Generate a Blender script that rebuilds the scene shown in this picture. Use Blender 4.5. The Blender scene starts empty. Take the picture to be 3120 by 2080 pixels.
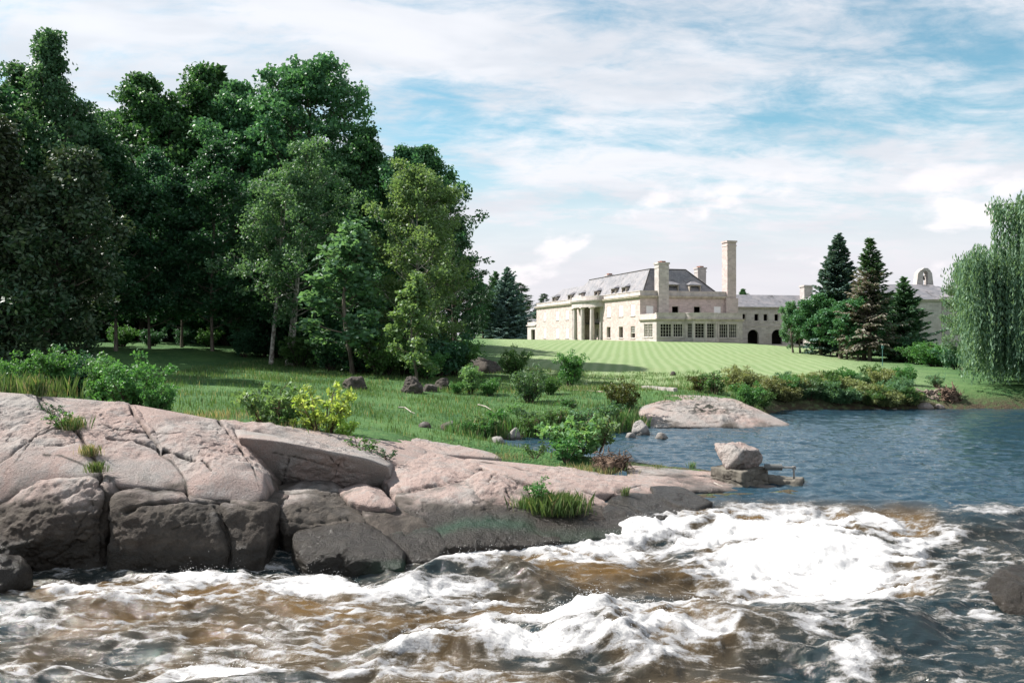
import bpy, bmesh, math, random
import numpy as np
from mathutils import Vector, Matrix

# ------------------------------------------------------------------ camera, sky, sun, exposure
scene = bpy.context.scene
COL = scene.collection
CAMH = 4.0            # eye height above the still pool (z = 0)
FPX = 1900.0          # focal length in units of a 2352 px wide picture
CX, HY = 1176.0, 770.0
cam_d = bpy.data.cameras.new('camera')
cam_d.sensor_width = 36.0
cam_d.lens = 36.0 * FPX / 2352.0
cam_d.shift_y = -14.0 / 2352.0
cam_d.clip_start = 0.1
cam_d.clip_end = 5000.0
cam = bpy.data.objects.new('camera', cam_d)
cam.location = (0, 0, CAMH)
cam.rotation_euler = (math.radians(90), 0, 0)
COL.objects.link(cam)
scene.camera = cam

SUN_EL = math.radians(46)
SUN_AZ = math.atan2(-0.95, 0.30)          # clockwise from +Y
TO_SUN = Vector((math.sin(SUN_AZ) * math.cos(SUN_EL), math.cos(SUN_AZ) * math.cos(SUN_EL), math.sin(SUN_EL)))
sun_d = bpy.data.lights.new('sun', 'SUN')
sun_d.energy = 5.0
sun_d.angle = math.radians(0.6)
sun_d.color = (1.0, 0.955, 0.90)
sun = bpy.data.objects.new('sun', sun_d)
sun.rotation_euler = TO_SUN.to_track_quat('Z', 'Y').to_euler()
sun.location = (-40, -10, 60)
COL.objects.link(sun)

scene.view_settings.view_transform = 'Standard'
scene.view_settings.look = 'None'
scene.view_settings.exposure = 0.98
scene.view_settings.gamma = 1.0
scene.view_settings.use_curve_mapping = False
scene.cycles.use_denoising = True
scene.cycles.max_bounces = 6
scene.cycles.diffuse_bounces = 3
scene.cycles.glossy_bounces = 3
scene.cycles.transmission_bounces = 4
scene.cycles.transparent_max_bounces = 4
scene.cycles.caustics_reflective = False
scene.cycles.caustics_refractive = False


class NT:
    """small wrapper that makes node graphs short to write"""
    def __init__(self, tree):
        self.t = tree
        self.t.nodes.clear()

    def n(self, typ, **kw):
        nd = self.t.nodes.new(typ)
        ins = kw.pop('ins', {})
        for k, v in kw.items():
            setattr(nd, k, v)
        for k, v in ins.items():
            if hasattr(v, 'is_output') or isinstance(v, bpy.types.NodeSocket):
                self.t.links.new(v, nd.inputs[k])
            else:
                nd.inputs[k].default_value = v
        return nd

    def link(self, a, b):
        self.t.links.new(a, b)

    def math(self, op, a, b=0.0, c=0.0, clamp=False):
        return self.n('ShaderNodeMath', operation=op, use_clamp=clamp, ins={0: a, 1: b, 2: c}).outputs[0]

    def step(self, v, a, b, lo=0.0, hi=1.0):
        return self.n('ShaderNodeMapRange', interpolation_type='SMOOTHSTEP',
                      ins={'Value': v, 'From Min': a, 'From Max': b, 'To Min': lo, 'To Max': hi}).outputs[0]

    def noise(self, vec, scale, detail=4.0, rough=0.55, dist=0.0, lac=2.0):
        return self.n('ShaderNodeTexNoise', ins={'Vector': vec, 'Scale': scale, 'Detail': detail,
                      'Roughness': rough, 'Distortion': dist, 'Lacunarity': lac}).outputs['Fac']

    def mix(self, f, a, b):
        nd = self.n('ShaderNodeMix', data_type='RGBA')
        for i, v in ((0, f), (6, a), (7, b)):
            if isinstance(v, bpy.types.NodeSocket):
                self.t.links.new(v, nd.inputs[i])
            else:
                nd.inputs[i].default_value = (tuple(v) + (1.0,)) if isinstance(v, (tuple, list)) and len(v) == 3 else v
        return nd.outputs[2]

    def attr(self, name):
        return self.n('ShaderNodeAttribute', attribute_name=name).outputs['Fac']


world = bpy.data.worlds.new('World')
scene.world = world
world.use_nodes = True
W = NT(world.node_tree)
tc = W.n('ShaderNodeTexCoord').outputs['Generated']
sky = W.n('ShaderNodeTexSky', sky_type='NISHITA', sun_disc=False, sun_elevation=SUN_EL,
          sun_rotation=SUN_AZ % (2 * math.pi), altitude=300.0, air_density=1.0, dust_density=0.6, ozone_density=1.0)
sep = W.n('ShaderNodeSeparateXYZ', ins={0: tc})
dz = W.math('MAXIMUM', sep.outputs[2], 0.0)
den = W.math('ADD', dz, 0.16)
pu = W.math('DIVIDE', sep.outputs[0], den)
pv = W.math('DIVIDE', sep.outputs[1], den)
pl = W.n('ShaderNodeCombineXYZ', ins={0: pu, 1: pv, 2: 0.0}).outputs[0]
plm = W.n('ShaderNodeMapping', ins={0: pl, 1: (12.5, 8.1, 0.0), 2: (0, 0, math.radians(-30)), 3: (0.80, 1.30, 1.0)}).outputs[0]
big = W.noise(plm, 0.8, 3.0, 0.5, 0.4)
fine = W.noise(plm, 3.0, 8.0, 0.62, 0.35)
fine2 = W.noise(plm, 9.0, 6.0, 0.65, 0.8)
cl = W.math('ADD', W.math('MULTIPLY', big, 0.52), W.math('MULTIPLY', fine, 0.36))
cl = W.math('ADD', cl, W.math('MULTIPLY', fine2, 0.12))
cmask = W.step(cl, 0.395, 0.545)
hz = W.step(sep.outputs[2], 0.03, 0.25, 0.95, 0.0)       # thin high haze towards the horizon, all round
cmask = W.math('MAXIMUM', cmask, hz)
az = W.n('ShaderNodeMath', operation='ARCTAN2', ins={0: sep.outputs[0], 1: sep.outputs[1]}).outputs[0]
cv = W.n('ShaderNodeCombineXYZ', ins={0: W.math('MULTIPLY', W.math('SUBTRACT', az, .078), 5.2), 1: W.math('MULTIPLY', sep.outputs[2], 9.5), 2: 1.9}).outputs[0]
pf = W.noise(cv, 1.6, 6.0, 0.52, 0.15)
band = W.math('MULTIPLY', W.step(sep.outputs[2], 0.03, 0.075), W.step(sep.outputs[2], 0.13, 0.22, 1.0, 0.0))
puff = W.math('MULTIPLY', W.step(pf, 0.54, 0.68), band)
skyc = W.n('ShaderNodeVectorMath', operation='MULTIPLY', ins={0: sky.outputs[0], 1: (0.068, 0.092, 0.080)}).outputs[0]
cshade = W.noise(plm, 1.7, 4.0, 0.6, 0.3)
cloudc = W.mix(W.step(cshade, 0.35, 0.65), (0.4065, 0.4187, 0.4512), (0.5163, 0.5122, 0.5325))
c1 = W.mix(W.math('MULTIPLY', cmask, 0.90), skyc, cloudc)
c1 = W.mix(W.math('MULTIPLY', hz, .9), c1, (0.4309, 0.4187, 0.4471))
c2 = W.mix(W.math('MULTIPLY', puff, 0.95), c1, (0.6016, 0.561, 0.5691))
bg = W.n('ShaderNodeBackground', ins={'Color': c2, 'Strength': 1.0})
W.link(bg.outputs[0], W.n('ShaderNodeOutputWorld').inputs[0])


# ------------------------------------------------------------------ helpers
def P(px, py, Y):
    """pixel (2352 px wide picture) at depth Y -> world point"""
    return Vector(((px - CX) / FPX * Y, Y, CAMH - (py - HY) / FPX * Y))


def PZ(px, py, z):
    """pixel on the horizontal plane at height z"""
    Y = (CAMH - z) * FPX / (py - HY)
    return Vector(((px - CX) / FPX * Y, Y, z))


def uv_of(X, Y, Z):
    return CX + FPX * X / Y, HY + FPX * (CAMH - Z) / Y


def _h(ix, iy, iz, seed):
    h = (ix.astype(np.uint32) * np.uint32(374761393) + iy.astype(np.uint32) * np.uint32(668265263)
         + iz.astype(np.uint32) * np.uint32(2147483647 - 58) + np.uint32((seed * 974634777) % 4294967296))
    h = (h ^ (h >> np.uint32(13))) * np.uint32(1274126177)
    h = (h ^ (h >> np.uint32(16))) * np.uint32(2246822519)
    return h ^ (h >> np.uint32(15))


_G = np.array([[1, 1, 0], [-1, 1, 0], [1, -1, 0], [-1, -1, 0], [1, 0, 1], [-1, 0, 1], [1, 0, -1], [-1, 0, -1],
               [0, 1, 1], [0, -1, 1], [0, 1, -1], [0, -1, -1], [1, 1, 0], [-1, 1, 0], [0, -1, 1], [0, -1, -1]], dtype=np.float32)


def perlin(x, y, z=None, seed=0):
    x = np.asarray(x, dtype=np.float64)
    y = np.asarray(y, dtype=np.float64)
    flat = z is None
    z = np.zeros_like(x) + 0.37 if flat else np.asarray(z, dtype=np.float64)
    xi, yi, zi = np.floor(x), np.floor(y), np.floor(z)
    fx, fy, fz = (x - xi).astype(np.float32), (y - yi).astype(np.float32), (z - zi).astype(np.float32)
    xi, yi, zi = xi.astype(np.int64), yi.astype(np.int64), zi.astype(np.int64)
    ux, uy, uz = [f * f * f * (f * (f * 6 - 15) + 10) for f in (fx, fy, fz)]
    out = 0
    with np.errstate(over='ignore'):
        for dx in (0, 1):
            for dy in (0, 1):
                for dzz in (0, 1):
                    g = _G[_h(xi + dx, yi + dy, zi + dzz, seed) & np.uint32(15)]
                    d = g[..., 0] * (fx - dx) + g[..., 1] * (fy - dy) + g[..., 2] * (fz - dzz)
                    wx = ux if dx else 1 - ux
                    wy = uy if dy else 1 - uy
                    wz = uz if dzz else 1 - uz
                    out = out + d * wx * wy * wz
    return out


def fbm(x, y, z=None, octaves=4, freq=1.0, gain=0.5, lac=2.03, seed=0):
    out, a, f = 0, 1.0, freq
    for o in range(octaves):
        out = out + a * perlin(x * f, y * f, None if z is None else z * f, seed + o * 17)
        a *= gain
        f *= lac
    return out


def sstep(v, a, b):
    t = np.clip((v - a) / (b - a), 0, 1)
    return t * t * (3 - 2 * t)


def mesh_np(name, verts, faces, smooth=True, attrs=None):
    """numpy verts (N,3) and faces (M,3|4) -> mesh datablock"""
    verts = np.ascontiguousarray(verts, dtype=np.float32)
    faces = np.ascontiguousarray(faces, dtype=np.int32)
    me = bpy.data.meshes.new(name)
    me.vertices.add(len(verts))
    me.vertices.foreach_set('co', verts.ravel())
    k = faces.shape[1]
    me.loops.add(faces.size)
    me.loops.foreach_set('vertex_index', faces.ravel())
    me.polygons.add(len(faces))
    me.polygons.foreach_set('loop_start', np.arange(0, faces.size, k, dtype=np.int32))
    try:
        me.polygons.foreach_set('loop_total', np.full(len(faces), k, dtype=np.int32))
    except Exception:
        pass
    if smooth:
        me.polygons.foreach_set('use_smooth', np.ones(len(faces), dtype=bool))
    if attrs:
        for an, av in attrs.items():
            at = me.attributes.new(an, 'FLOAT', 'POINT')
            at.data.foreach_set('value', np.ascontiguousarray(av, dtype=np.float32))
    me.update(calc_edges=True)
    return me


def link(name, data, mat=None, parent=None):
    o = bpy.data.objects.new(name, data)
    COL.objects.link(o)
    if mat is not None and data is not None:
        if len(data.materials) == 0:
            data.materials.append(mat)
    if parent is not None:
        o.parent = parent
    return o


def tag(o, label=None, cat=None, group=None, kind=None):
    if label:
        o['label'] = label
    if cat:
        o['category'] = cat
    if group:
        o['group'] = group
    if kind:
        o['kind'] = kind
    return o


def empty(name, loc=(0, 0, 0), rz=0.0):
    o = bpy.data.objects.new(name, None)
    o.empty_display_size = 0.3
    COL.objects.link(o)
    o.location = loc
    o.rotation_euler = (0, 0, rz)
    return o


def mat_new(name):
    m = bpy.data.materials.new(name)
    m.use_nodes = True
    return m, NT(m.node_tree)


def out_surface(nt, shader):
    nt.link(shader, nt.n('ShaderNodeOutputMaterial').inputs['Surface'])


def grid_faces(nx, ny):
    i = np.arange((ny - 1) * nx).reshape(ny - 1, nx)[:, :-1].ravel()
    return np.stack([i, i + 1, i + 1 + nx, i + nx], 1)


def spaced(knots):
    """knots [(pos, step), ...] -> increasing coordinates whose step follows the knots"""
    ps = [k[0] for k in knots]
    ss = [k[1] for k in knots]
    out = [ps[0]]
    while out[-1] < ps[-1]:
        out.append(out[-1] + float(np.interp(out[-1], ps, ss)))
    return np.array(out)


def poly_sd(X, Y, poly):
    """signed distance to polygon: negative inside"""
    p = np.array(poly)
    d = np.full(X.shape, 1e9)
    inside = np.zeros(X.shape, bool)
    n = len(p)
    for i in range(n):
        a, b = p[i], p[(i + 1) % n]
        e = b - a
        t = np.clip(((X - a[0]) * e[0] + (Y - a[1]) * e[1]) / (e @ e), 0, 1)
        d = np.minimum(d, np.hypot(X - a[0] - t * e[0], Y - a[1] - t * e[1]))
        c = ((a[1] > Y) != (b[1] > Y))
        with np.errstate(divide='ignore', invalid='ignore'):
            xx = (b[0] - a[0]) * (Y - a[1]) / (b[1] - a[1] if b[1] != a[1] else 1e-9) + a[0]
        inside ^= c & (X < xx)
    return np.where(inside, -d, d)


def line_d(u, v, poly):
    d = np.full(u.shape, 1e9)
    tt = np.zeros(u.shape)
    p = np.array(poly, float)
    n = len(p) - 1
    for i in range(n):
        a, b = p[i], p[i + 1]
        e = b - a
        t = np.clip(((u - a[0]) * e[0] + (v - a[1]) * e[1]) / (e @ e), 0, 1)
        dd = np.hypot(u - a[0] - t * e[0], v - a[1] - t * e[1])
        tt = np.where(dd < d, (i + t) / n, tt)
        d = np.minimum(d, dd)
    return d, tt

# ------------------------------------------------------------------ terrain
RIVER = [(150, 56), (60, 49), (40, 46.5), (27.7, 45.2), (20, 45.0), (14.8, 44.6), (13.0, 42), (12.4, 38.5), (10, 38.2), (6.6, 37.8),
         (5.2, 34.6), (2.2, 32.8), (-0.8, 31.7), (-1.8, 30.6), (0.0, 28.6), (2.5, 26.8), (4.5, 25.2), (8.5, 22.9), (7.0, 20.8), (3.0, 20.2),
         (-1.6, 19.2), (-5, 18.8), (-10, 18.6), (-40, 17), (-60, -25), (150, -25)]
CTRL = []
for (px, py, Y) in [(500, 955, 25), (450, 800, 60), (450, 880, 36), (1000, 950, 34), (1000, 905, 42), (900, 862, 52), (665, 838, 60),
                    (1250, 930, 38), (1300, 896, 46), (1480, 902, 41), (1400, 862, 60), (1400, 822, 85), (1400, 792, 113), (1230, 780, 185),
                    (1480, 783, 126), (1480, 783, 134), (1700, 787, 129), (1750, 788, 145), (1100, 779, 160), (1100, 800, 90), (1150, 832, 65), (1880, 806, 108),
                    (1990, 826, 88), (2200, 852, 62), (2080, 838, 80), (1900, 852, 62), (1700, 852, 62), (1900, 884, 50), (2150, 884, 48.5),
                    (2340, 860, 55), (1900, 806, 135), (2000, 813, 116), (2150, 836, 95), (0, 832, 45), (200, 802, 60), (700, 790, 80), (930, 800, 80), (1600, 835, 72), (1750, 815, 92)]:
    p = P(px, py, Y)
    CTRL.append((p.x, p.y, p.z))
CTRL += [(-60, 40, 3.6), (-80, 90, 4.2), (-60, 160, 4.2), (-30, 230, 3.9), (40, 260, 3.4), (120, 260, 2.8), (130, 150, 2.0), (120, 90, 1.6), (110, 62, 1.2),
         (-30, 22, 2.4), (-14, 24, 1.95), (-9, 24, 1.75), (-5, 24.5, 1.2), (-2, 26.5, 0.75), (1, 25.5, 0.35), (-200, 120, 5), (-150, 350, 4.5), (250, 300, 3), (60, 420, 3.6), (0, 600, 3.8), (-300, 600, 4.5), (350, 600, 3.4), (300, 100, 2)]
_c = np.array(CTRL)


def _tps_k(r2):
    return np.where(r2 > 1e-12, 0.5 * r2 * np.log(np.maximum(r2, 1e-12)), 0.0)


def _tps_fit(c):
    n = len(c)
    d2 = (c[:, None, 0] - c[None, :, 0]) ** 2 + (c[:, None, 1] - c[None, :, 1]) ** 2
    A = np.zeros((n + 3, n + 3))
    A[:n, :n] = _tps_k(d2) + np.eye(n) * 12.0
    A[:n, n] = 1
    A[:n, n + 1:] = c[:, :2]
    A[n, :n] = 1
    A[n + 1:, :n] = c[:, :2].T
    return np.linalg.solve(A, np.concatenate([c[:, 2], [0, 0, 0]]))


_w = _tps_fit(_c)


def ground_h(X, Y):
    X = np.asarray(X, float)
    Y = np.asarray(Y, float)
    out = _w[-3] + _w[-2] * X + _w[-1] * Y
    for i in range(len(_c)):
        out = out + _w[i] * _tps_k((X - _c[i, 0]) ** 2 + (Y - _c[i, 1]) ** 2)
    out = np.clip(out, 0.25, 5.5)
    sd = poly_sd(X, Y, RIVER)
    near = sstep(sd, -0.2, 2.2)
    rl = np.maximum(sstep(X, -3.6, -1.2), sstep(X, -7.2, -6.2) * (1 - sstep(Y, 21.5, 23.2))) * (1 - sstep(Y, 24.3 - .22 * X, 26.2 - .22 * X))
    out = out * (1 - rl) - .6 * rl
    h = -0.9 * sstep(-sd, 0.0, 1.5) * 1.6 + np.where(sd > 0, 0.12 * sstep(sd, 0, .4) + (out - 0.12) * near, -0.02)
    h = h + (0.05 * perlin(X * .55, Y * .55, seed=3) + 0.16 * perlin(X * .13, Y * .13, seed=4) * sstep(Y, 24, 40) * (1 - sstep(Y, 95, 120))) * near
    return h


def gz(x, y):
    return float(ground_h(np.array([x]), np.array([y]))[0])


def gpix(px, py, lo=18.0, hi=400.0):
    """first point where the pixel's ray meets the ground"""
    Y = np.linspace(lo, hi, 4000)
    X = (px - CX) / FPX * Y
    Z = CAMH - (py - HY) / FPX * Y
    below = np.nonzero(ground_h(X, Y) >= Z)[0]
    i = below[0] if len(below) else len(Y) - 1
    return Vector((X[i], Y[i], float(ground_h(X[i:i + 1], Y[i:i + 1])[0])))


gx = spaced([(-420, 30), (-90, 6), (-30, .7), (-18, .35), (20, .35), (36, .7), (80, 2.5), (160, 8), (460, 30)])
gy = spaced([(-26, 4), (16, 1.0), (20, .3), (48, .35), (75, .8), (140, 1.6), (220, 6), (700, 40)])
GX, GY = np.meshgrid(gx, gy)
GZ = ground_h(GX, GY)
SD = poly_sd(GX, GY, RIVER)
lawn = sstep(GY - 0.05 * np.abs(GX - 10), 41.5, 45.5) * sstep(GX + 0.05 * GY, 0.0, 6.0) * (1 - sstep(GX - .36 * GY, 0, 12))
dry = np.exp(-((GX - 5) / 3.0) ** 2 - ((GY - 48) / 4) ** 2)
ground_me = mesh_np('ground', np.stack([GX, GY, GZ], -1).reshape(-1, 3), grid_faces(len(gx), len(gy)),
                    attrs={'lawn': lawn.ravel(), 'shore': (1 - sstep(SD, 0.1, 1.6)).ravel(), 'dry': dry.ravel()})
m_ground, N = mat_new('ground_grass')
pos = N.n('ShaderNodeNewGeometry').outputs['Position']
n1 = N.noise(pos, 0.35, 5, 0.6)
n2 = N.noise(pos, 3.5, 5, 0.65)
n3 = N.noise(pos, 14.0, 3, 0.6)
mead = N.mix(N.step(n1, 0.35, 0.68), (0.036, 0.100, 0.034), (0.078, 0.160, 0.050))
mead = N.mix(N.step(n2, 0.40, 0.75), mead, (0.110, 0.178, 0.062))
# mown lawn: swaths run from the river up to the house
mp = N.n('ShaderNodeMapping', ins={0: pos, 2: (0, 0, math.radians(8))}).outputs[0]
sx = N.n('ShaderNodeSeparateXYZ', ins={0: mp}).outputs[0]
wob = N.math('MULTIPLY', N.math('SUBTRACT', N.noise(pos, 0.12, 3, 0.6), 0.5), 0.5)
stripe = N.math('SINE', N.math('MULTIPLY', N.math('ADD', sx, wob), 6.6))
stripe = N.step(N.math('ADD', stripe, N.math('MULTIPLY', N.math('SUBTRACT', n2, 0.5), 4.0)), -1.2, 1.5)
lawnc = N.mix(stripe, (0.182, 0.258, 0.110), (0.250, 0.315, 0.162))
lawnc = N.mix(N.math('MULTIPLY', N.step(n1, 0.5, 0.75), 0.5), lawnc, (0.216, 0.256, 0.12))
c = N.mix(N.attr('lawn'), mead, lawnc)
c = N.mix(N.math('MULTIPLY', N.step(N.math('ADD', N.attr('dry'), N.math('MULTIPLY', n2, .6)), .8, 1.3), .8), c, (0.26, 0.235, 0.12))
c = N.mix(N.math('MULTIPLY', N.attr('shore'), N.step(n2, 0.25, 0.55)), c, (0.075, 0.058, 0.04))
bmp = N.n('ShaderNodeBump', ins={'Strength': 0.7, 'Distance': 0.12, 'Height': N.math('ADD', n2, n3)}).outputs[0]
out_surface(N, N.n('ShaderNodeBsdfPrincipled', ins={'Base Color': c, 'Roughness': 0.9, 'Specular IOR Level': 0.15, 'Normal': bmp}).outputs[0])
tag(link('ground', ground_me, m_ground), kind='structure')

# ------------------------------------------------------------------ river: still pool behind, rapids in front
wx = spaced([(-60, 4), (-16, .5), (-12.5, .05), (13, .05), (16, .10), (26, .16), (45, .5), (150, 6)])
wy = spaced([(-24, 4), (8, .6), (10.6, .036), (16, .042), (21, .055), (26, .09), (46, .12), (58, 1.0)])
WX, WY = np.meshgrid(wx, wy)


def crest_y(X):
    """line where the pool tips over into the rapids (Y for every X)"""
    return np.interp(X, [-40, -2, 3, 5.2, 7.5, 10.5, 14, 30], [19.6, 19.7, 20.0, 20.6, 20.6, 19.8, 20.6, 21.0])


cy = crest_y(WX)
fall = sstep(cy - WY, -0.3, 2.9)
base = -0.66 * fall - 0.10 * sstep(cy - WY, 3, 8) - .08 * fall * sstep(WY, 15.4, 16.6) * (1 - sstep(WX, -3, 1))
U, V = uv_of(WX, np.maximum(WY, 4.0), base)


def blob(px, py, rx, ry, rot=0.0, p=2.0):
    """soft spot; px/py is where the water at rest is seen, rx/ry its half size there"""
    a = math.radians(rot)
    du, dv = U - px, V - py
    x = (du * math.cos(a) + dv * math.sin(a)) / rx
    y = (-du * math.sin(a) + dv * math.cos(a)) / ry
    return np.exp(-np.power(x * x + y * y, p / 2))


# low-frequency swell of the rapids, then chop
rap = sstep(cy - WY, -0.6, 1.6)
warp = 0.5 * fbm(WX, WY, octaves=3, freq=.5, seed=11)
wx2, wy2 = WX + warp, WY + 0.6 * fbm(WX, WY, octaves=3, freq=.45, seed=12)
r1 = 1 - np.sqrt(fbm(wx2 * .42 + .12 * wy2, wy2 * 1.05, octaves=4, freq=.75, gain=.5, seed=21) ** 2 + .012) * 2.0
r2 = 1 - np.sqrt(fbm(wx2 * .55 + .2 * wy2, wy2 * 1.1, octaves=3, freq=2.1, gain=.5, seed=22) ** 2 + .008) * 1.8
r3 = fbm(wx2, wy2, octaves=4, freq=5.0, gain=.6, seed=23)
chop = 0.15 * (r1 - .45) + 0.065 * (r2 - .5) + 0.014 * r3

# standing waves seen in the photograph (crest line, height, width across, foam on it)
H = np.zeros_like(WX)
amber = np.zeros_like(WX)
foam = np.zeros_like(WX)


def wave(pts, height, back, front, f=0.0):
    """ridge along pts [(px,py)...] (rest positions), back/front = half widths in metres"""
    global H
    q = []
    for (px, py) in pts:
        v = PZ(px, py, -0.62)
        q.append((v.x, v.y))
    q = np.array(q)
    yl = np.interp(WX, q[:, 0], q[:, 1])
    ends = sstep(WX, q[0, 0] - .8, q[0, 0] + .5) * (1 - sstep(WX, q[-1, 0] - .5, q[-1, 0] + .8))
    yl = yl + 0.18 * fbm(WX, WX * 0 + height * 7, octaves=3, freq=.9, seed=31)
    d = WY - yl
    prof = np.where(d > 0, np.exp(-(d / back) ** 2), np.exp(-(d / front) ** 2))
    m = height * prof * ends * (1 + .35 * fbm(WX, WY, octaves=2, freq=.8, seed=33))
    H = H + m
    return np.where(d > -front * 1.6, 1, 0) * prof * ends, d, ends


# big hole on the right: deep trough full of froth, smooth dark wave in front of it
wA, dA, eA = wave([(1330, 1440), (1500, 1432), (1680, 1440), (1880, 1428), (2100, 1425)], 0.40, .75, .85)
H -= 0.34 * blob(1850, 1335, 240, 40, 0, 3)
H += 0.34 * blob(1840, 1255, 230, 48, 0, 3) + 0.22 * blob(1600, 1210, 220, 40, -6)
# breaking wave in the middle foreground
wB, dB, eB = wave([(900, 1490), (1080, 1470), (1300, 1465), (1480, 1490)], 0.30, .9, .35)
# boil on the far left edge of the frame and the one at the bottom
wC, dC, eC = wave([(400, 1592), (500, 1586), (620, 1582), (760, 1590)], 0.32, .5, .5)
wD, dD, eD = wave([(0, 1396), (140, 1390), (280, 1386)], 0.22, .45, .5)
wE, dE, eE = wave([(1880, 1500), (2000, 1480), (2150, 1465)], 0.14, .5, .5)
wF, dF, eF = wave([(-60, 1550), (60, 1530), (200, 1545)], 0.12, .5, .5)
wG, dG, eG = wave([(940, 1345), (1010, 1325), (1120, 1315), (1240, 1330)], 0.34, .6, .45)
wI, dI, eI = wave([(1540, 1620), (1650, 1590), (1760, 1600)], 0.20, .5, .4)

# froth, where the photograph has it
for (px, py, rx, ry, s, rot) in [
        (1860, 1312, 215, 62, 2.0, 0), (1850, 1260, 260, 60, 1.0, 3), (1640, 1235, 260, 55, 1.15, -6), (1900, 1200, 300, 38, 1.0, 4), (2060, 1225, 130, 45, .8, 0), (1480, 1230, 170, 42, .9, -8),
        (1200, 1270, 200, 32, 1.15, -4), (1080, 1315, 90, 45, 1.3, -20), (1340, 1260, 160, 40, .7, 0), (2280, 1166, 120, 16, 1.5, 2), (2130, 1330, 120, 40, .55, 0),
        (1290, 1468, 230, 48, 1.55, 3), (1560, 1470, 130, 40, .9, 0), (1650, 1440, 90, 25, .6, 0), (1890, 1420, 90, 30, .75, -20), (2000, 1400, 130, 34, .65, 0),
        (500, 1340, 330, 22, 1.15, 3), (170, 1355, 90, 26, 1.35, 12), (800, 1345, 240, 22, .85, 2), (330, 1375, 210, 20, .8, 0), (660, 1300, 90, 20, .75, 0), (300, 1305, 160, 14, .35, 0),
        (40, 1400, 130, 34, .75, 0), (330, 1470, 90, 60, .40, 35), (180, 1560, 200, 26, .85, 0), (560, 1535, 130, 50, 1.45, -8), (900, 1465, 150, 24, .65, -6), (740, 1420, 120, 22, .6, -18),
        (800, 1550, 200, 26, .7, 0), (1100, 1555, 130, 18, .9, 0), (1000, 1400, 160, 18, .5, -10), (1300, 1390, 100, 10, .25, 0), (1900, 1480, 90, 45, .7, -28), (1960, 1540, 60, 40, 1.1, -40),
        (2270, 1400, 45, 30, 1.1, 20), (2160, 1440, 120, 26, .5, 0), (1420, 1560, 120, 18, .6, 0), (80, 1465, 120, 26, .45, 0), (1180, 1370, 190, 14, .55, 0), (960, 1370, 120, 14, .5, -12)]:
    foam = foam + (s if s > 1.9 else s * .80) * blob(px, py, rx, ry, rot, 2.4)
foam += 1.0 * wB * (dB < 0.05) * eB + 0.35 * wA * (dA > .35) * eA
foam -= 0.9 * blob(1640, 1392, 420, 16, 0) + .55 * blob(1990, 1205, 70, 10, 8) + .6 * blob(1760, 1195, 110, 11, 4) + .5 * blob(1230, 1405, 240, 8, 0)
foam -= 0.5 * blob(1210, 1310, 110, 20, 0) + .5 * blob(1390, 1320, 110, 20, 4)
# froth lies in streaks drawn out by the current
st = fbm(wx2 * .55 + wy2 * .25, wy2 * 2.4 - wx2 * .35, octaves=5, freq=.9, gain=.58, seed=41)
st2 = 1 - np.abs(fbm(wx2 * .7, wy2 * 1.5, octaves=4, freq=1.5, gain=.6, seed=42)) * 2.4
foam = foam * (1 + 1.0 * st) + rap * (.50 * (st2 - .26) + .36 * st)
foam += rap * 0.45 * np.clip((chop - .05) * 5, -.6, 1)
foam = np.clip(foam, 0, 1.7) * rap + 1.1 * rap * blob(1860, 1312, 190, 50, 0, 3.5)
amber = np.clip(.50 + 1.0 * fbm(wx2, wy2, octaves=3, freq=.45, seed=51), 0, 1) * rap
amber *= 1 - .85 * sstep(U, 1500, 1900) * sstep(V, 1330, 1380) - .6 * blob(1650, 1395, 500, 28)
amber *= 1 - .9 * sstep(WY, 15.2, 16.4) * (1 - sstep(WX, -3, -1))
amber = np.clip(amber + .7 * blob(1250, 1310, 180, 30) + .6 * blob(1760, 1195, 140, 14) + .7 * blob(2080, 1220, 80, 30) + .5 * blob(430, 1450, 150, 40) + .6 * blob(1140, 1420, 200, 14) + .4 * blob(760, 1400, 140, 30), 0, 1)

amber *= 1 - .85 * sstep(U, 2110, 2180)
fz_ = np.clip(foam, 0, 1.2)
lump = (1 - .7 * blob(1860, 1312, 190, 50, 0, 3)) * np.abs(fbm(wx2, wy2, octaves=3, freq=2.6, gain=.6, seed=61))
lump2 = np.abs(fbm(wx2, wy2, octaves=3, freq=7.5, gain=.6, seed=62))
calm = 1 - .6 * blob(1640, 1392, 420, 22, 0)
Z = base + rap * (chop * calm * (.75 + .25 * sstep(cy - WY, 0, 3)) + H) + fz_ * (0.055 * lump + .035 * lump2)
# pool ripples
pr = (1 - rap)
sh = sstep(WY, 22, 44)
rip = (1 - np.abs(fbm(WX * .6 + .3 * WY, WY * 1.15, octaves=3, freq=1.2, gain=.5, seed=71)) * 2) * .070 + .026 * fbm(WX, WY, octaves=3, freq=3.2, gain=.6, seed=72)
Z = Z + pr * (rip - .03) * (1 - .55 * sh)
far = sstep(np.abs(WX), 60, 90)
Z = Z * (1 - far)
river_me = mesh_np('river', np.stack([WX, WY, Z], -1).reshape(-1, 3), grid_faces(len(wx), len(wy)),
                   attrs={'foam': foam.ravel(), 'amber': amber.ravel(), 'rapid': rap.ravel()})
m_water, N = mat_new('river_water')
pos = N.n('ShaderNodeNewGeometry').outputs['Position']
fo, am, rp = N.attr('foam'), N.attr('amber'), N.attr('rapid')
stp = N.n('ShaderNodeMapping', ins={0: pos, 2: (0, 0, math.radians(9)), 3: (.50, 1.35, .8)}).outputs[0]
na = N.noise(stp, 3.2, 7, .68, .9)
nb = N.noise(stp, 11.0, 6, .7, .8)
nc = N.noise(pos, 30.0, 5, .7, .5)
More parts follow.
